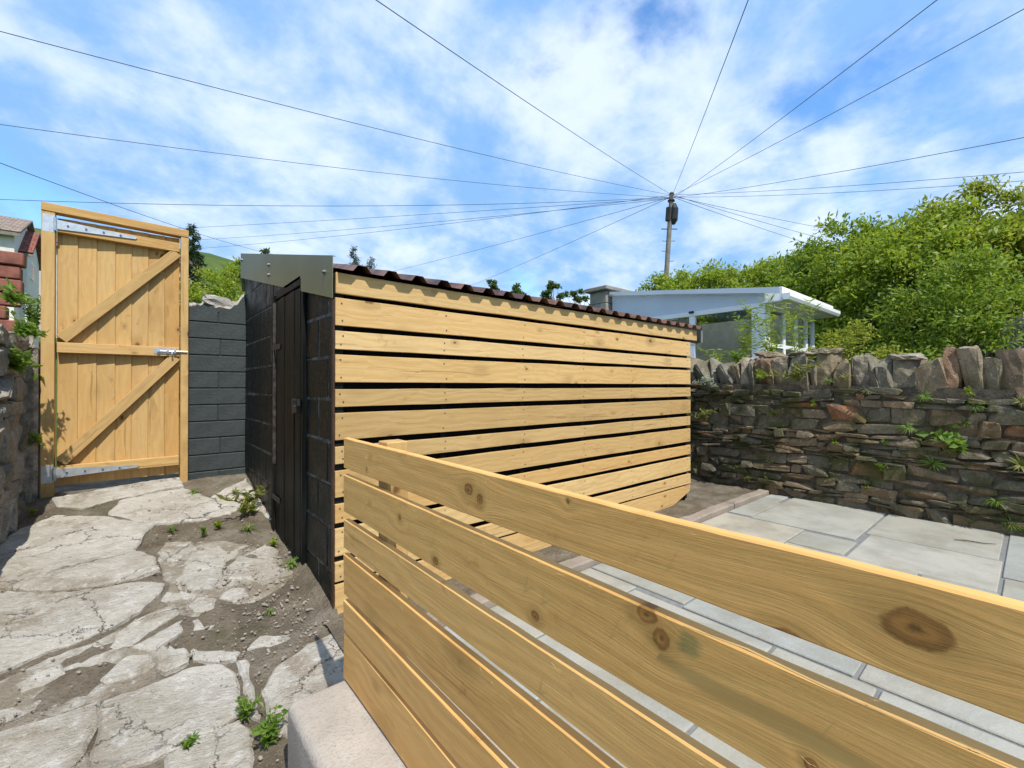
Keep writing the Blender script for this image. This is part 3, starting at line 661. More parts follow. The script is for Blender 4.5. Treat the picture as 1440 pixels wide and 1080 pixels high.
for (y, z) in ((2.42, 1.80), (3.70, 2.105), (3.70, 2.03), (4.80, 2.38)):
    link('screw', mk('screw', *merge([tube([(0, 0, 0), (-.004, 0, 0)], .016, 10), tube([(-.004, 0, 0), (-.012, 0, 0)], .009, 6)]), MSCREW), fl, (SX - .034, y, z))
link('end_flashing', mk('end_flashing', *merge([prism([(2.30, 1.66), (2.38, 1.66), (4.9, 2.26), (4.9, 2.44), (2.30, 1.835)], 4.612, 4.615, 'x'), cbox(4.575, 4.612, 2.30, 2.303, 1.66, 1.79, .0005)]), simple('grey_end_trim', (.22, .23, .23), .4, .1, metal=.4)), sh, (-SX, -SY, 0))
# ------------------------------------------------------------------ slatted fence and concrete plinth
pl_v, pl_f = cbox(.372, .80, -2.0, 1.565, -.35, .186, .022)
bm = bmesh.new(); bmesh.ops.create_cube(bm, size=1)
for q in bm.verts: q.co = Vector(((.372 + .80) / 2 + q.co.x * .428, -.2175 + q.co.y * 3.565, -.082 + q.co.z * .536))
bmesh.ops.bevel(bm, geom=bm.edges[:], offset=.028, segments=5, affect='EDGES', profile=.5)
pme = bpy.data.meshes.new('concrete_plinth'); bm.to_mesh(pme); bm.free(); pme.materials.append(MCON); pme.polygons.foreach_set('use_smooth', [True] * len(pme.polygons))
prop(link('concrete_plinth', pme), 'low pale concrete plinth with rounded edge under the slatted fence', 'plinth')
FZ = [(.916, 1.021), (.763, .895), (.640, .737), (.478, .620), (.356, .461), (.192, .346)]
FT = [(.009, -.002), (-.003, -.010), (-.002, -.008), (0, -.003), (0, -.006), (0, -.008)]
fe = thing('slatted_fence', 'low slatted timber fence of six rough horizontal boards on concrete plinth', 'fence', (.55, 1.556, .186))
for i, (a, b) in enumerate(FZ):
    bar('fence_board', 3.3, b - a, .020, (MF1, MF2, MF, MF, MF, MF)[i], fe, (.012 + random.uniform(-.001, .001), random.uniform(-.004, .003), (a + b) / 2 - .186), (R(random.uniform(-1, 1)), 0, R(-90)), .0025, 90, .0026, i * 3.3, FT[i])
for y in (1.253, -1.0): bar('post', .845, .068, .066, MG, fe, (.024 + .0345, y + .034 - 1.556, 0.0), (0, R(-90), 0), .003)
sv2 = []
for k in range(32):
    i = random.choice((0, 0, 1, 1, 1, 2, 3, 4)); a, b = FZ[i]; y = random.uniform(-.1, 1.5); z = b - random.uniform(0, .02) if random.random() < .7 else random.uniform(a, b); L = random.uniform(.008, .035) * (.6 + .4 * (y < .6)); n = random.uniform(-.6, .6)
    sv2.append(tube([(.549, y, z), (.5455, y - L * .5, z + L * n * .4), (.547, y - L, z + L * n * .5)], [.0003, .0004, .0001], 4))
sv2.append(tube([(.547, .30, .887), (.546, .22, .893), (.547, .12, .887), (.5465, .0, .889)], [.0006, .0012, .0012, .0004], 5))
prop(link('splinters', mk('splinters', *merge(sv2), simple('raw_wood_fibre', (.52, .35, .15), .8, .2, bump=0)), fe, (-.55, -1.556, -.186)), kind='stuff')
# ------------------------------------------------------------------ rubble wall on the far side of the patio
sw = thing('rubble_wall', 'dark mossy dry stone wall with upright coping behind the patio', 'wall', (5.40, 1.4, 0))
WX = 5.40
def wtop(y): return 1.10 + .04 * max(0, y)
link('core', mk('core', *prism([(-2.4, -.25), (5.4, -.25), (5.4, wtop(5.4)), (-2.4, wtop(-2.4))], WX + .030, WX + .42, 'x'), MJOINT), sw, (-WX, -1.4, 0))
RK = chips(18, 100, MST, n=24, sub_=1, amp=.06, sq=.36); extra = []; nst = 0
z = -.04
while z < 1.2:
    h = random.choice((.03, .045, .06, .07, .09, .12)); y = -2.3 + random.uniform(0, .2)
    while y < 4.9:
        L = random.uniform(.08, .30) * (1.25 if h > .08 else 1); hh = h * random.uniform(.7, 1.25)
        if z + h * .5 < wtop(y):
            sx = random.uniform(.13, .19); loc = (WX + random.uniform(-.022, .03) + sx * .42, y + L / 2, z + h / 2 + .045 * noise.noise((y * 1.6, z * 2, 0)))
            rt = (random.uniform(-.11, .11), random.uniform(-.1, .1), random.uniform(-.05, .05)); scl = (sx, L * 1.05, hh * 1.1)
            m = random.choice(RK)
            if -.25 < y + L / 2 < 2.95 and nst < 298: nst += 1; link('stone', m, sw, Vector(loc) - sw.location, rt, scl)
            else: extra.append((m, loc, rt, scl))
        y += L
    z += h
from mathutils import Euler
def joined(name, items, mat, parent):
    V, Fc = [], []
    for m, loc, rt, scl in items:
        M_ = Matrix.LocRotScale(Vector(loc), Euler(rt), Vector(scl)); n = len(V)
        V += [tuple(M_ @ q.co) for q in m.vertices]; Fc += [[i + n for i in p.vertices] for p in m.polygons]
    o = link(name, mk(name, V, Fc, mat), parent, -parent.location); return prop(o, kind='stuff')
joined('rubble', extra, MST, sw)
CK = chips(14, 300, MCP, n=20, sub_=3, amp=.05, sq=.5); y = -2.2
while y < 4.8:
    wd = random.uniform(.07, .19); hh = random.uniform(.33, .45) * (1 if y > .2 else .95); dp = random.uniform(.26, .36)
    zb = wtop(y) - .03
    link('coping_stone', random.choice(CK), sw, Vector((WX + .02 + dp / 2 + random.uniform(-.02, .03), y + wd / 2, zb + hh / 2)) - sw.location, (random.uniform(-.2, .12), random.uniform(-.1, .1), random.uniform(-.2, .2)), (dp, wd * 1.38, hh * 1.1))
    if random.random() < .25: link('cap_stone', random.choice(CK), sw, Vector((WX + .2, y + .1, zb + hh + .0)) - sw.location, (0, random.uniform(-.1, .1), random.random()), (.3, .26, .06))
    y += wd + random.uniform(-.01, .02)
# ------------------------------------------------------------------ rubble wall on the left with a red brick end
MLM = simple('grey_earthy_mortar', (.26, .22, .17), .95, .45, 14, 1.0, bscale=38, bd=.02)
lw = thing('boundary_wall', 'rough grey stone boundary wall beside the path left of the gate', 'wall', (-.62, 3, 0))
link('core', mk('core', *prism([(0, -.3), (4.82, -.3), (4.82, 1.5), (3.75, 1.46), (3.3, .80), (2.6, .5), (0, .4)], -1.05, -.625, 'x'), MLM), lw, (.62, -3, 0))
link('wall_end', mk('wall_end', *cbox(-.95, -.545, 4.70, 4.86, -.2, 1.5, .02), MLM), lw, (.62, -3, 0))
LK = chips(12, 500, MLW, n=22, sub_=3, amp=.06, sq=.4); z = -.12
while z < 1.46:
    h = random.uniform(.10, .27); y = .2
    while y < 4.74:
        L = min(random.uniform(.16, .45), 4.80 - y + .05)
        if z > lerp_tab([(0, .35), (2.6, .45), (3.3, .75), (3.75, 1.46)], y): y += L; continue
        link('stone', random.choice(LK), lw, (random.uniform(-.10, -.07) + .03 * (y - 3.5) * .2 + .01, y + L / 2 - 3, z + h / 2), (random.uniform(-.1, .1), random.uniform(-.1, .1), random.uniform(-.1, .1)), (.22, L * 1.12, h * 1.16)); y += L
    z += h
bs = thing('brick_pier', 'stack of red bricks topping the stone wall beside the gate post', 'brick pier', (-.8, 4.72, 1.48))
bz = 1.48
for c in range(7):
    x = -.595 - random.uniform(0, .05) - (.06 if c in (2,) else 0)
    for k in range(3):
        L = .225 + random.uniform(-.005, .005)
        if c % 2 and k == 0: L = .11
        box('brick', x - L, x, 4.66 + random.uniform(-.012, .012), 4.77, bz, bz + .088, MBRICK, bs, .006); x -= L + .008
    bz += .096
# ------------------------------------------------------------------ conservatory and block wall behind it
cx, cy = 7.0, 2.55
cs = thing('conservatory', 'white framed lean-to conservatory with sloping roof behind the stone wall', 'conservatory', (cx, cy, 0))
def rc(n, V, Fm, m, par=None): return link(n, mk(n, V, Fm, m), par or cs, (-cx, -cy, 0) if par is None else (0, 0, 0))
YE, XE = 5.28, 9.2; EV, TOP = 2.36, 2.95
def verge(y): return 2.56 + (y - 2.45) * (TOP - 2.56) / (YE - 2.45)
rc('base_wall', *merge([cbox(cx, cx + .12, cy, YE, -.25, 1.15, .002), cbox(cx + .12, XE, cy, cy + .12, -.25, 1.15, .002)]), MBLKG)
rc('interior_wall', *cbox(cx + .13, XE, YE - .1, YE, -.2, 2.8, .002), MCUR); rc('interior_wall', *cbox(XE - .1, XE, cy + .2, YE - .1, -.2, 2.5, .002), MCUR)
rc('gable_panel', *prism([(cy + .02, EV + .07), (YE, EV + .07), (YE, TOP - .002), (cy + .02, verge(cy) - .002)], cx + .005, cx + .05, 'x'), MPANEL)
rc('roof', *prism([(2.38, verge(2.38)), (YE, TOP), (YE, TOP + .05), (2.38, verge(2.38) + .05)], cx - .06, XE + .1, 'x'), MPOLY)
rc('verge_trim', *prism([(2.34, verge(2.34) - .03), (YE, TOP - .0), (YE, TOP + .055), (2.34, verge(2.34) + .055)], cx - .085, cx - .062, 'x'), MPANEL)
rc('eave_fascia', *cbox(cx - .08, XE + .12, 2.30, 2.335, 2.40, 2.60, .004), MUPVC); rc('gutter', *prism([(2.20, 2.45), (2.22, 2.41), (2.28, 2.41), (2.297, 2.45), (2.297, 2.50), (2.20, 2.50)], cx - .1, XE + .14, 'x'), MUPVC)
rc('soffit', *cbox(cx - .06, XE + .1, 2.336, cy, 2.40, 2.42, .002), MUPVC)
fr = rc('window_frame', *merge([cbox(cx - .01, cx + .06, cy, YE, EV - .01, EV + .066, .004), cbox(cx - .008, cx + .058, cy, YE, 1.152, 1.23, .004)] + [cbox(cx - .006, cx + .056, y, y + wd, 1.232, EV - .012, .004) for y, wd in ((cy + .002, .19), (3.62, .10), (4.5, .09), (YE - .1, .09))]), MUPVC)
rc('door_frame', *merge([cbox(cx + .062, XE, cy - .004, cy + .06, EV - .03, EV + .035, .004), cbox(cx + .062, XE, cy - .002, cy + .058, 1.152, 1.24, .004), cbox(cx + .1, XE, cy - .003, cy + .05, 1.78, 1.84, .004)] + [cbox(x, x + .09, cy - .006, cy + .056, 1.242, EV - .032, .004) for x in (cx + .064, 7.7, 8.25, 8.75, XE - .09)]), MUPVC)
for a, b in ((cy + .193, 3.618), (3.722, 4.498), (4.592, YE - .102)): rc('pane', *cbox(cx + .02, cx + .03, a, b, 1.231, EV - .012, .001), MGLS)
for a, b in ((cx + .156, 7.698), (7.792, 8.248), (8.342, 8.748), (8.842, XE - .092)): rc('pane', *cbox(a, b, cy + .02, cy + .03, 1.242, EV - .033, .001), MGLS)
rc('blind', *prism([(3.75, 1.6), (4.48, 1.6), (4.48, EV - .02), (3.75, EV - .02)], cx + .10, cx + .11, 'x'), MCUR); rc('interior_frame', *merge([cbox(8.6, 8.66, 4.9, 4.95, .6, 2.4), cbox(7.9, 7.96, 4.9, 4.95, .6, 2.4), cbox(7.9, 8.66, 4.9, 4.95, 2.34, 2.4)]), MUPVC)
rc('bracket', *cbox(cx - .04, cx - .012, 3.63, 3.71, EV + .04, EV + .072, .003), MIRON)
gp = thing('party_wall', 'grey block wall end with stone coping at back of conservatory', 'wall', (7.0, 5.55, 0))
for k in range(14):
    z0 = -.25 + k * .235
    if z0 > 3.0: break
    cuts = [6.86, 7.3, 7.75, 8.2, 9.5] if k % 2 else [6.86, 7.08, 7.52, 7.97, 9.5]
    for a, b in zip(cuts, cuts[1:]): box('block', a + .003, b - .003, 5.32, 5.72, z0, z0 + .229, MBLKG, gp, .008)
box('coping', 6.78, 9.5, 5.25, 5.80, 3.042, 3.12, MBLKG, gp, .012)
# ------------------------------------------------------------------ houses on the left slope
def house(name, label, x0, x1, y0, y1, zb, ze, zr, wm, rm, wins):
    h = thing(name, label, 'house', ((x0 + x1) / 2, (y0 + y1) / 2, zb)); o = -h.location; ym = (y0 + y1) / 2
    link('wall', mk('wall', *prism([(y0, zb), (y1, zb), (y1, ze), (ym, zr - .15), (y0, ze)], x0, x1, 'x'), wm), h, o)
    for s in (0, 1):
        a, b = (y0 - .35, ym) if s == 0 else (ym, y1 + .35); sl = (zr - ze) / (ym - y0); za, zb_ = (ze - .35 * sl, zr) if s == 0 else (zr, ze - .35 * sl)
        ang = math.atan2(zb_ - za, b - a); Ln = math.hypot(b - a, zb_ - za)
        link('roof', mk('roof', *cbox(0, x1 - x0 + .5, 0, Ln, .0, .12, .01), rm), h, Vector((x0 - .25, a, za)) + o, (ang, 0, 0))
    link('fascia_board', mk('fascia_board', *cbox(x0 - .25, x1 + .25, y0 - .37, y0 - .33, ze - .35 * (zr - ze) / (ym - y0) - .12, ze - .35 * (zr - ze) / (ym - y0) + .06, .005), MPOLE), h, o)
    for (ax, u0, u1, z0, z1) in wins:
        if ax == 'y': V1, V2 = cbox(u0, u1, y0 - .05, y0 + .05, z0, z1, .01), cbox(u0 + .08, u1 - .08, y0 - .06, y0 + .0, z0 + .08, z1 - .08, .005)
        else: V1, V2 = cbox(x1 - .05, x1 + .05, u0, u1, z0, z1, .01), cbox(x1 - .0, x1 + .06, u0 + .08, u1 - .08, z0 + .08, z1 - .08, .005)
        wn = link('window', mk('window', *V1, MUPVC), h, o); link('pane', mk('pane', *V2, MDGL), wn)
    return h
a = at(19, 330, 22); house('house', 'cream rendered house with brown tiled roof above the red bricks', a.x - 9, a.x, a.y, a.y + 6, 1.5, a.z + .15, a.z + 1.5, MREND, MTILE, [('y', a.x - 2.6, a.x - 1.4, a.z - 1.9, a.z - .7), ('x', a.y + 1.2, a.y + 2.2, a.z - 1.9, a.z - .8)])
hb = at(36, 352, 23.5)
house('house', 'small house with maroon tiled roof beside the cream house', hb.x - 1.6, hb.x + .1, hb.y - .5, hb.y + 3.2, 1.5, hb.z - .1, hb.z + 1.25, MREND, MTILE2, [('x', hb.y + .4, hb.y + 1.2, hb.z - 1.4, hb.z - .5)])
hc = at(44, 335, 30)
house('house', 'beige rendered house gable seen beside the gate post', hc.x - 1.2, hc.x + 9, hc.y, hc.y + 7, 2.0, hc.z - .1, hc.z + 1.0, MREND2, MTILE2, [])
# ------------------------------------------------------------------ vegetation
def leaves(P, nrm, L, W, up=.3, rnd=1.0, seed=1):
    """many two-triangle leaves folded at the midrib: P points, nrm outward directions"""
    g = np.random.default_rng(seed); n = len(P); t = g.normal(size=(n, 3)) * rnd + nrm * .7 + np.array([0, 0, -up]); t /= np.linalg.norm(t, axis=1)[:, None]
    q = g.normal(size=(n, 3)) + nrm * .6 + np.array([0, 0, .8]); b = np.cross(t, q); b /= np.linalg.norm(b, axis=1)[:, None] + 1e-9; u = np.cross(b, t)
    l = (L * g.uniform(.6, 1.3, n))[:, None]; wd = (W * g.uniform(.7, 1.2, n))[:, None]
    V = np.stack([P, P + t * l * .45 + b * wd * .5 + u * wd * .15, P + t * l - u * l * .1, P + t * l * .45 - b * wd * .5 + u * wd * .15], 1).reshape(-1, 3)
    return V
def quads(name, V, mat):
    n = len(V) // 4; me = bpy.data.meshes.new(name); me.vertices.add(len(V)); me.vertices.foreach_set('co', V.astype(np.float32).ravel())
    me.loops.add(n * 4); me.loops.foreach_set('vertex_index', np.arange(n * 4, dtype=np.int32)); me.polygons.add(n)
    me.polygons.foreach_set('loop_start', np.arange(0, n * 4, 4, dtype=np.int32)); me.polygons.foreach_set('loop_total', np.full(n, 4, dtype=np.int32))
    me.update(); me.validate(); me.materials.append(mat); return me
def crown(rx, ry, rz, ncl, nl, L, W, seed, cl=.35, lump=.22, flat=-.75, up=.3):
    g = np.random.default_rng(seed); d = g.normal(size=(ncl, 3)); d /= np.linalg.norm(d, axis=1)[:, None]
    d[:, 2] = np.maximum(d[:, 2], flat); rr = g.uniform(.62, 1.0, ncl) ** .6
    lm = np.array([1 + lump * 2 * noise.noise(Vector(x * 1.8) + Vector((seed, 0, 0))) for x in d])
    C = d * (rr * lm)[:, None] * np.array([rx, ry, rz]); k = nl // ncl
    off = g.normal(size=(ncl, k, 3)); off *= (g.uniform(.1, 1, (ncl, k, 1)) * cl / np.linalg.norm(off, axis=2, keepdims=True)); off[:, :, 2] *= .7
    P = (C[:, None, :] + off).reshape(-1, 3); N = np.repeat(d, k, 0) + off.reshape(-1, 3) / cl * .8; N /= np.linalg.norm(N, axis=1)[:, None]
    return leaves(P, N, L, W, up, 1.0, seed), C
def tree(name, label, base, r, zc, nl, mat, L=.11, W=.04, seed=1, cat='tree', group=None, cl=.35, lump=.22, ncl=None, flat=-.75, up=.3):
    base = Vector(base); t = thing(name, label, cat, base, group); rx, ry, rz = r
    V, C = crown(rx, ry, rz, ncl or max(40, nl // 130), nl, L, W, seed, cl, lump, flat, up)
    link('crown', quads('crown', V, mat), t, (0, 0, zc))
    tr = tube([(0, 0, -.2), (.05, 0, zc * .4), (.02, .06, zc * .8), (.1, 0, zc + rz * .4)], [.05 * rz + .03, .045 * rz + .02, .035 * rz + .015, .012], 7); br = [tr]
    for i in range(0, len(C), max(1, len(C) // 14)): c = C[i]; br.append(tube([(0.03, 0.03, zc * .6), (c[0] * .5, c[1] * .5, zc + c[2] * .4), (c[0] * .92, c[1] * .92, zc + c[2] * .92)], [.03 * rz + .008, .015 * rz + .005, .004], 5))
    link('trunk', mk('trunk', *merge(br), MBARK), t); return t
def T(px, ptop, d, half_w, low, *a, **k):
    """tree whose top stands at picture point (px, ptop) at depth d"""
    p = at(px, ptop, d); g = th(p.x, p.y); top = p.z - g; rz = (top - low) / 2
    return lambda name, label, nl, mat, **kk: tree(name, label, (p.x, p.y, g), (half_w, half_w, rz), low + rz, nl, mat, **kk)
GR = 'green trees behind the rubble wall'
T(1290, 300, 9.5, 2.1, .3)('leafy_tree', 'tallest broad green tree rising beyond the coping stones', 46000, MLEAF, seed=11, lump=.12, cl=.42, L=.13, W=.055)
T(1180, 325, 11.5, 2.1, .3)('leafy_tree', 'rounded green tree directly behind the conservatory eave', 42000, MLEAF2, seed=12, lump=.12, cl=.42, L=.14, W=.058)
T(1085, 365, 14, 2.2, .3)('leafy_tree', 'green tree overhanging the middle of conservatory roof', 36000, MLEAF, seed=13, lump=.12, cl=.42, L=.15, W=.065)
T(970, 374, 15.5, 2.1, .3)('leafy_tree', 'green tree at foot of the utility pole', 36000, MLEAF, seed=14, lump=.12, cl=.42, L=.15, W=.065)
T(1425, 262, 8.5, 1.5, .3)('leafy_tree', 'yellow leaved tree standing above the other garden trees', 30000, MLEAFY, seed=15, L=.12, W=.045)
T(1390, 360, 6.9, 1.15, .3)('leafy_shrub', 'mid green shrub close behind the wall under the yellow tree', 24000, MLEAF2, seed=16, cat='shrub', L=.09, W=.035)
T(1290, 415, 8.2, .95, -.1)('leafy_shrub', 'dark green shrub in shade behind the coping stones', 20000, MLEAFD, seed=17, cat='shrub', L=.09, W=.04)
T(1195, 448, 6.6, .55, .2)('leafy_shrub', 'small yellow green bush behind wall beside conservatory door', 12000, MLEAFY, seed=18, cat='shrub', L=.07, W=.028, cl=.2)
T(1470, 440, 6.2, .6, .3)('leafy_shrub', 'pale silvery shrub behind the wall below the yellow tree', 9000, MPALE, seed=19, cat='shrub', L=.08, W=.02, cl=.2)
# slope beyond the gate
T(300, 374, 22, 1.6, .0)('leafy_bush', 'bright green bush beyond the broken block wall', 14000, MLEAFY, seed=31, cat='bush', L=.16, W=.08)
T(335, 366, 26, 2.0, .0)('leafy_bush', 'dark green bush touching the shed flashing', 15000, MLEAF, seed=32, cat='bush', L=.18, W=.09)
T(275, 392, 17, 1.2, .0)('leafy_bush', 'green bush right beside the gate post', 12000, MLEAF, seed=33, cat='bush', L=.13, W=.06)
T(318, 392, 18, 1.1, .0)('leafy_bush', 'low green bush over the loose stone on block wall', 12000, MLEAF, seed=34, cat='bush', L=.13, W=.06)
def conifer(name, label, px, ptop, d, h, hw, n, seed, group=None):
    p = at(px, ptop, d); t = thing(name, label, 'tree', (p.x, p.y, p.z - h), group); g = np.random.default_rng(seed); Ps, Ns = [], []; br = [tube([(0, 0, min(-.2, th(p.x, p.y) - p.z + h - .3)), (0, 0, h * .98)], [.03 * h * .6 + .04, .01], 6)]
    nb = 90
    for i in range(nb):
        u = (i + g.random()) / nb; z = h * (.06 + .93 * u); ln = hw * (1 - u) ** .85 * g.uniform(.7, 1.1) + .04 * hw; a = g.random() * 6.283
        dirv = np.array([math.cos(a), math.sin(a), .12 if u > .6 else -.18]); k = max(8, int(n / nb * (1.6 - 1.3 * u))); s = g.random(k) ** .7
        P = np.array([0, 0, z]) + dirv * (s * ln)[:, None] + g.normal(size=(k, 3)) * np.array([.06, .06, .05]) * hw; Ps.append(P); Ns.append(np.tile(dirv, (k, 1)))
        br.append(tube([(0, 0, z), tuple(np.array([0, 0, z]) + dirv * ln * .95)], [.008 * h * .3 + .006, .004], 4))
    V = leaves(np.concatenate(Ps), np.concatenate(Ns), .10 * hw + .05, .035 * hw + .015, .15, .5, seed)
    link('crown', quads('crown', V, MCONI), t); link('trunk', mk('trunk', *merge(br), MBARK), t)
conifer('conifer_tree', 'dark conifer standing behind the right gate post', 271, 316, 24, 5.5, 1.05, 9000, 51)
conifer('conifer_tree', 'taller distant conifer tip above the shed roof ridge', 497, 346, 60, 9, 2.4, 4000, 52)
conifer('conifer_tree', 'shorter distant conifer tip above the shed roof ridge', 522, 361, 62, 8, 2.2, 4000, 53)
for px, pt, d, hw, sd, lb in ((388, 349, 48, 1.6, 61, 'small distant tree peeping over the olive flashing'), (780, 399, 60, 1.7, 62, 'round distant tree left of the block wall coping'), (727, 402, 62, 1.3, 63, 'low distant tree beside the round tree on skyline'), (694, 398, 64, 1.2, 64, 'faint distant tree farthest from the round tree on skyline'), (815, 413, 55, 2.4, 65, 'flat topped distant bush beside the block wall coping')):
    T(px, pt, d, hw, .2)('distant_tree', lb, 5000, MLEAFD, seed=sd, L=.32, W=.18, cl=.5)
# ------------------------------------------------------------------ small plants
def strap(n, L, W, seed, droop=1.0, flat=False):
    g = random.Random(seed); v, f = [], []
    for i in range(n):
        a = g.random() * 6.283; e = g.uniform(.35, 1.25); l = L * g.uniform(.6, 1.2); wd = W * g.uniform(.7, 1.2); x = z = 0; pts = []
        for k in range(5):
            pts.append((x, z)); x += l / 4 * math.cos(e); z += l / 4 * math.sin(e); e -= droop * .45 * g.uniform(.7, 1.2)
        c, s = math.cos(a), math.sin(a); n0 = len(v)
        for k, (x, z) in enumerate(pts):
            ww = wd * (.35, .9, 1, .7, .04)[k] / 2; v += [(x * c - ww * s, x * s + ww * c, z), (x * c + ww * s, x * s - ww * c, z)]
        f += [[n0 + 2 * k, n0 + 2 * k + 1, n0 + 2 * k + 3, n0 + 2 * k + 2] for k in range(4)]
    return v, f
def sprig(n, H, L, W, seed, lean=.5):
    """stems carrying pairs of pointed leaves"""
    g = random.Random(seed); Ps, Ns, st = [], [], []
    for i in range(n):
        a = g.random() * 6.283; le = g.uniform(.1, lean); h = H * g.uniform(.55, 1.1); pts = []
        for k in range(6):
            u = k / 5; pts.append((math.cos(a) * le * h * u * u * 1.2, math.sin(a) * le * h * u * u * 1.2, h * u * (1 - .25 * le * u)))
        st.append(tube(pts, [.004, .0035, .003, .0025, .002, .001], 4))
        m = max(4, int(h / (L * .3)))
        for k in range(m):
            u = (k + 1) / m; q = u * 5; i0 = min(4, int(q)); p = Vector(pts[i0]).lerp(Vector(pts[i0 + 1]), q - i0); b = g.random() * 6.283
            for s in (0, 3.14): Ps.append(p[:]); Ns.append((math.cos(b + s), math.sin(b + s), .35))
    V = leaves(np.array(Ps), np.array(Ns) * 1.6, L, W, .1, .35, seed); nq = len(V) // 4
    sv_, sf_ = merge(st); n0 = len(sv_)
    return [tuple(x) for x in sv_] + [tuple(x) for x in V], sf_ + [[n0 + 4 * i + j for j in range(4)] for i in range(nq)]
MDRY = leafmat('yellowing_leaf', (.16, .19, .04), (.24, .26, .06), (.36, .30, .12))
tuft = [mk('tuft', *strap(n, L, W_, s, dr), m) for s, n, L, W_, dr, m in ((1, 30, .11, .008, 1.1, MWEED), (2, 18, .10, .013, .8, MDRY), (3, 40, .09, .006, 1.3, MWEED))]; herb = [mk('herb', *sprig(n, H, L, W_, s, .9), m) for s, n, H, L, W_, m in ((4, 7, .13, .035, .016, MWEED), (5, 11, .10, .028, .018, MLEAF), (6, 5, .16, .05, .02, MDRY))]
silver = mk('silver_herb', *sprig(12, .12, .03, .012, 8, .9), MPALE)
wallp = [(random.uniform(100, 1280), random.uniform(290, 760), random.choice((0, 1, 1)), random.uniform(.35, .7)) for _ in range(16)] + [(330, 240, 1, 1.5), (470, 240, 1, 1.5), (575, 250, 0, 1), (720, 290, 0, 1.1), (930, 305, 0, 1.2), (1110, 340, 0, 1.2), (1275, 325, 0, .9), (860, 418, 0, 1.3), (955, 548, 0, 1.2), (1265, 550, 0, 1.1), (1185, 688, 0, 1.2), (1240, 768, 0, 1.1), (600, 475, 1, .7), (130, 380, 1, 1.2), (250, 180, 1, 1.6), (640, 240, 0, .9), (380, 370, 1, .9), (780, 468, 0, .6), (1090, 290, 1, .8)]
for i, (x, y, k, s) in enumerate(wallp):
    p = onX(940 + x / 2.572, 440 + y / 2.572, WX - .005)
    o = link('wall_fern' if k == 0 else 'wall_weed', (tuft if k == 0 else herb)[i % 3], None, p, (0, R(random.uniform(-75, -20)), random.random() * 1.6 - .8), (s * random.uniform(.7, 1.1),) * 3)
    prop(o, 'tuft of strap leaved fern rooted in joints of the mossy wall' if k == 0 else 'leafy green weed sprouting from joints of the mossy wall', 'plant', 'fern tufts in the mossy wall' if k == 0 else 'weeds in the mossy wall')
prop(link('wall_weed', mk('wall_weed', *sprig(6, .16, .075, .05, 21, .9), MWEED), None, onX(940 + 1045 / 2.572, 440 + 492 / 2.572, WX - .01), (0, R(-50), 0)), 'broad round leaved weed hanging from a gap in the mossy wall', 'plant')
prop(link('silver_plant', silver, None, onX(940 + 150 / 2.572, 440 + 275 / 2.572, WX), (0, R(-25), 0), (1.5, 1.5, 1.5)), 'pale silvery plant growing on the wall beside the shed', 'plant')
for i, (px, X, y, H, lb) in enumerate(((1045, 5.95, 480, .62, 'tall arching weed stems over the wall in front of conservatory window'), (1085, 6.1, 485, .75, 'tall bushy weed over the wall in front of conservatory corner'), (1120, 6.2, 490, .7, 'leafy weed over the wall in front of conservatory door'), (1010, 5.9, 490, .3, 'low bramble trailing over the wall beside the shed end'))):
    p = onX(px, y, X); prop(link('tall_weed', mk('tall_weed', *sprig((4, 6, 6, 5)[i], H + .30, .10, .022, 70 + i, .8), MLEAF), None, (p.x, p.y, p.z - .40)), lb, 'plant')
weeds = [(700, 85, 0, .7), (855, 88, 0, .8), (900, 165, 1, 1.5), (900, 222, 0, .9), (790, 215, 1, .6), (620, 220, 0, .7), (1055, 348, 0, .8), (990, 280, 1, .6), (980, 518, 0, .5), (740, 240, 1, .5), (120, 165, 1, .5), (40, 60, 1, .5)]
for i, (x, y, k, s) in enumerate(weeds):
    p = onpath(x / 2.572, 660 + y / 2.572); o = link('path_weed', (tuft if k == 0 else herb)[i % 3], None, (p.x, p.y, p.z + .004), (0, 0, i), (s, s, s))
    prop(o, 'low grassy weed growing from the path soil' if k == 0 else 'small leafy weed growing from the path soil', 'weed', 'grassy weeds in the path' if k == 0 else 'leafy weeds in the path')
for x, y, s, lb in ((980, 985, .72, 'bright green broad leaved weed beside the concrete plinth'), (892, 900, .6, 'upright leafy weed in the slab joint near plinth'), (685, 1005, .5, 'tiny green weed on the rough front slab')):
    p = onpath(x / 2.572, 660 + y / 2.572); prop(link('path_weed', mk('path_weed', *sprig(9, .12 if s > .55 else .07, .042, .02, int(x), .8), MWEED), None, (p.x, p.y, p.z + .005), (0, 0, 0), (s, s, s)), lb, 'weed')
for i, (px, py, k, s, lb) in enumerate(((40, 525, 0, 1.5, 'large bright fern arching from the boundary wall towards the gate post'), (38, 625, 1, 1.0, 'small leafy weed halfway up the boundary wall'), (12, 520, 1, 1.4, 'dark leafy weed on the boundary wall below the bricks'), (22, 470, 1, 1.1, 'leafy creeper trailing just under the red bricks'), (8, 425, 1, 1.1, 'ivy like leaves hanging over the red bricks'), (44, 600, 1, .6, 'tiny weed under the large fern on boundary wall'))):
    p = onX(px, py, -.60); m = mk('wall_plant', *(strap(16, .10, .03, 30 + i, .9) if k == 0 else sprig(10, .10, .045, .022, 40 + i, 1.0)), MWEED)
    prop(link('wall_plant', m, None, p, (0, R(40), 0), (s, s, s)), lb, 'plant')
P_ = onX(48, 420, -.56); prop(link('wall_plant', mk('wall_plant', *sprig(7, .30, .035, .016, 91, .35), MWEED), None, (P_.x - .02, 4.84, 1.55)), 'climbing plant squeezed between red bricks and gate post', 'plant')
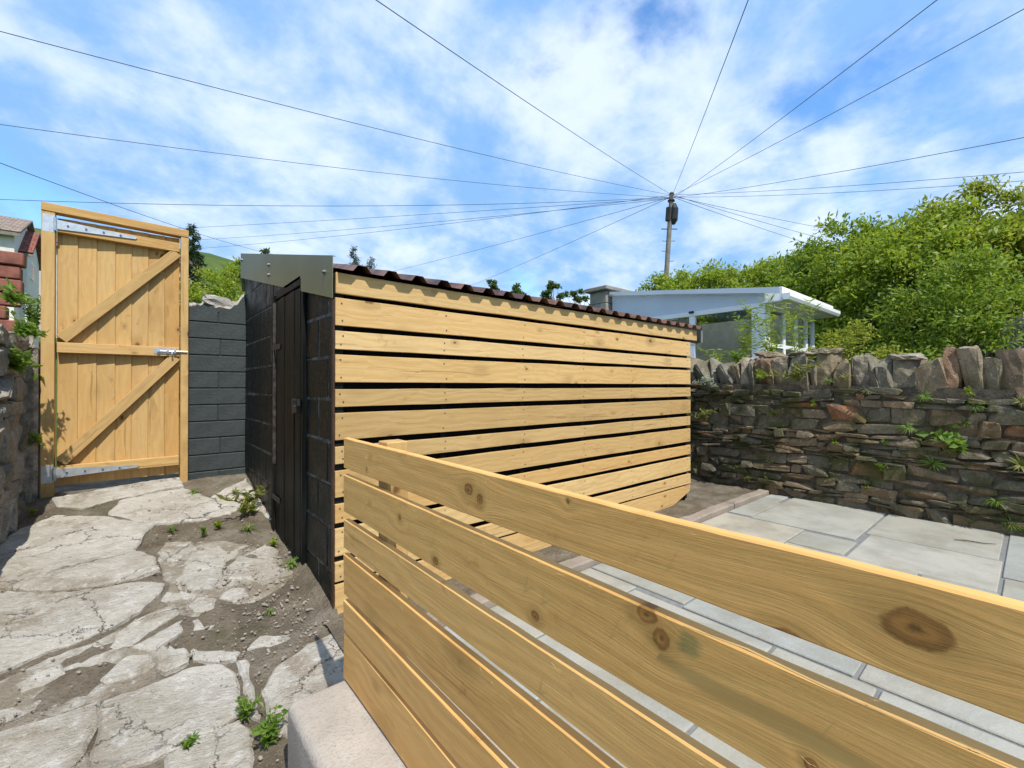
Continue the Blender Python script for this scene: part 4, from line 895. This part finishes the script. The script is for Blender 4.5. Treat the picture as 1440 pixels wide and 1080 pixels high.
# ------------------------------------------------------------------ utility pole and cables
pt = at(945, 272, 22); pb = at(937, 392, 22); g = th(pt.x, pt.y); ax = (pt - pb) / (pt.z - pb.z)
base = pt - ax * (pt.z - g + .3)
up = thing('utility_pole', 'tall weathered timber utility pole with black cable box at top', 'utility pole', base)
def pp(z): return ax * (z - base.z)
link('shaft', mk('shaft', *tube([pp(base.z), pp(pt.z)], [.14, .105], 12), MPOLE), up)
link('cable_box', mk('cable_box', *merge([tube([pp(pt.z - 1.5) + Vector((.1, -.1, 0)), pp(pt.z - 1.3) + Vector((.12, -.12, 0)), pp(pt.z - .75) + Vector((.12, -.12, 0)), pp(pt.z - .5) + Vector((.1, -.1, 0))], [.12, .2, .2, .1], 10), tube([pp(pt.z - 1.35) + Vector((-.1, .05, 0)), pp(pt.z - .7) + Vector((-.1, .05, 0))], [.13, .13], 8)]), MIRON), up)
link('bracket_ring', mk('bracket_ring', *merge([tube([pp(pt.z - .35 - .03), pp(pt.z - .35 + .03)], .17, 12), tube([pp(pt.z - 1.75) + Vector((-.3, .25, 0)), pp(pt.z - 1.75) + Vector((.3, -.25, 0))], .025, 6)]), MIRON), up)
link('pole_cap', mk('pole_cap', *tube([pp(pt.z - .02), pp(pt.z + .06)], [.13, .09], 10), MIRON), up)
for k, (z, s) in enumerate(((2.35, -1), (2.35, 1), (2.85, -1), (3.35, 1), (3.85, -1), (4.35, 1), (4.85, -1))):
    c = pp(pt.z - z); e = Vector((SA, -CA, 0)) * s; link('step_peg', mk('step_peg', *tube([c, c + e * .3, c + e * .3 + Vector((0, 0, .04))], .014, 5), MIRON), up)
hub = pt - Vector((0, 0, .12))
def cable(p0, p1, sag, r, label, group):
    n = 28; q = [p0.lerp(p1, i / n) - Vector((0, 0, sag * 4 * (i / n) * (1 - i / n))) for i in range(n + 1)]
    o = link('overhead_cable', mk('overhead_cable', *[([tuple(x - p0) for x in tube(q, r, 5)[0]]), tube(q, r, 5)[1]], MCABLE, True), None, p0); prop(o, label, 'cable', group)
G1, G2, G3, G4, G5 = 'paired cables rising over the patio', 'paired level cables over the yellow tree', 'three fanned cables towards the gate conifer', 'paired cables dropping behind the shed roof', 'three cables descending behind the trees'
for px, py, d, k, sag, lb, gr in ((543, 0, 6.9, 1.3, .15, 'cable rising from the utility pole high over the shed roof', None), (1050, 0, 6.9, 1.3, .1, 'steep cable rising nearly straight up from the utility pole', None),
        (1305, 0, 6.9, 1.3, .1, 'one of two close cables rising from the utility pole over patio', G1), (1440, 3, 7.2, 1.3, .15, 'one of two close cables rising from the utility pole over patio', G1),
        (1440, 185, 9, 1.25, .15, 'single gently rising cable from utility pole above the yellow leaved tree', None), (1440, 237, 12, 1.25, .15, 'one of two nearly level cables from utility pole to yellow tree', G2), (1440, 247, 12.5, 1.25, .2, 'one of two nearly level cables from utility pole to yellow tree', G2),
        (0, 32, 7.5, 1.2, .25, 'long sagging cable from utility pole passing highest above the gate', None), (0, 162, 10.5, 1.2, .35, 'long cable from utility pole passing midway above the gate', None), (0, 270, 18, 1.2, .5, 'long cable from utility pole skimming the gate header', None),
        (280, 318, 34, 1.2, .1, 'one of three fanned cables from utility pole towards gate conifer', G3), (330, 332, 36, 1.15, .2, 'one of three fanned cables from utility pole towards gate conifer', G3), (310, 345, 36, 1.15, .25, 'one of three fanned cables from utility pole towards gate conifer', G3),
        (570, 376, 40, 1.3, .1, 'one of two cables dropping from utility pole behind shed roof', G4), (680, 393, 42, 1.3, .1, 'one of two cables dropping from utility pole behind shed roof', G4),
        (1185, 324, 30, 1.3, .1, 'one of three cables descending from utility pole behind the trees', G5), (1165, 336, 30, 1.3, .1, 'one of three cables descending from utility pole behind the trees', G5), (1145, 343, 30, 1.3, .1, 'one of three cables descending from utility pole behind the trees', G5)):
    e = at(px, py, d); e = hub.lerp(e, k); off = Vector((random.uniform(-.1, .1), random.uniform(-.1, .1), random.uniform(-.12, .08)))
    cable(hub + off, e, sag, .0075 if d < 14 else .011, lb, gr)
cable(at(-40, 214, 12), at(392, 359, 42), .3, .012, 'lone cable crossing above the gate without meeting the pole', None)
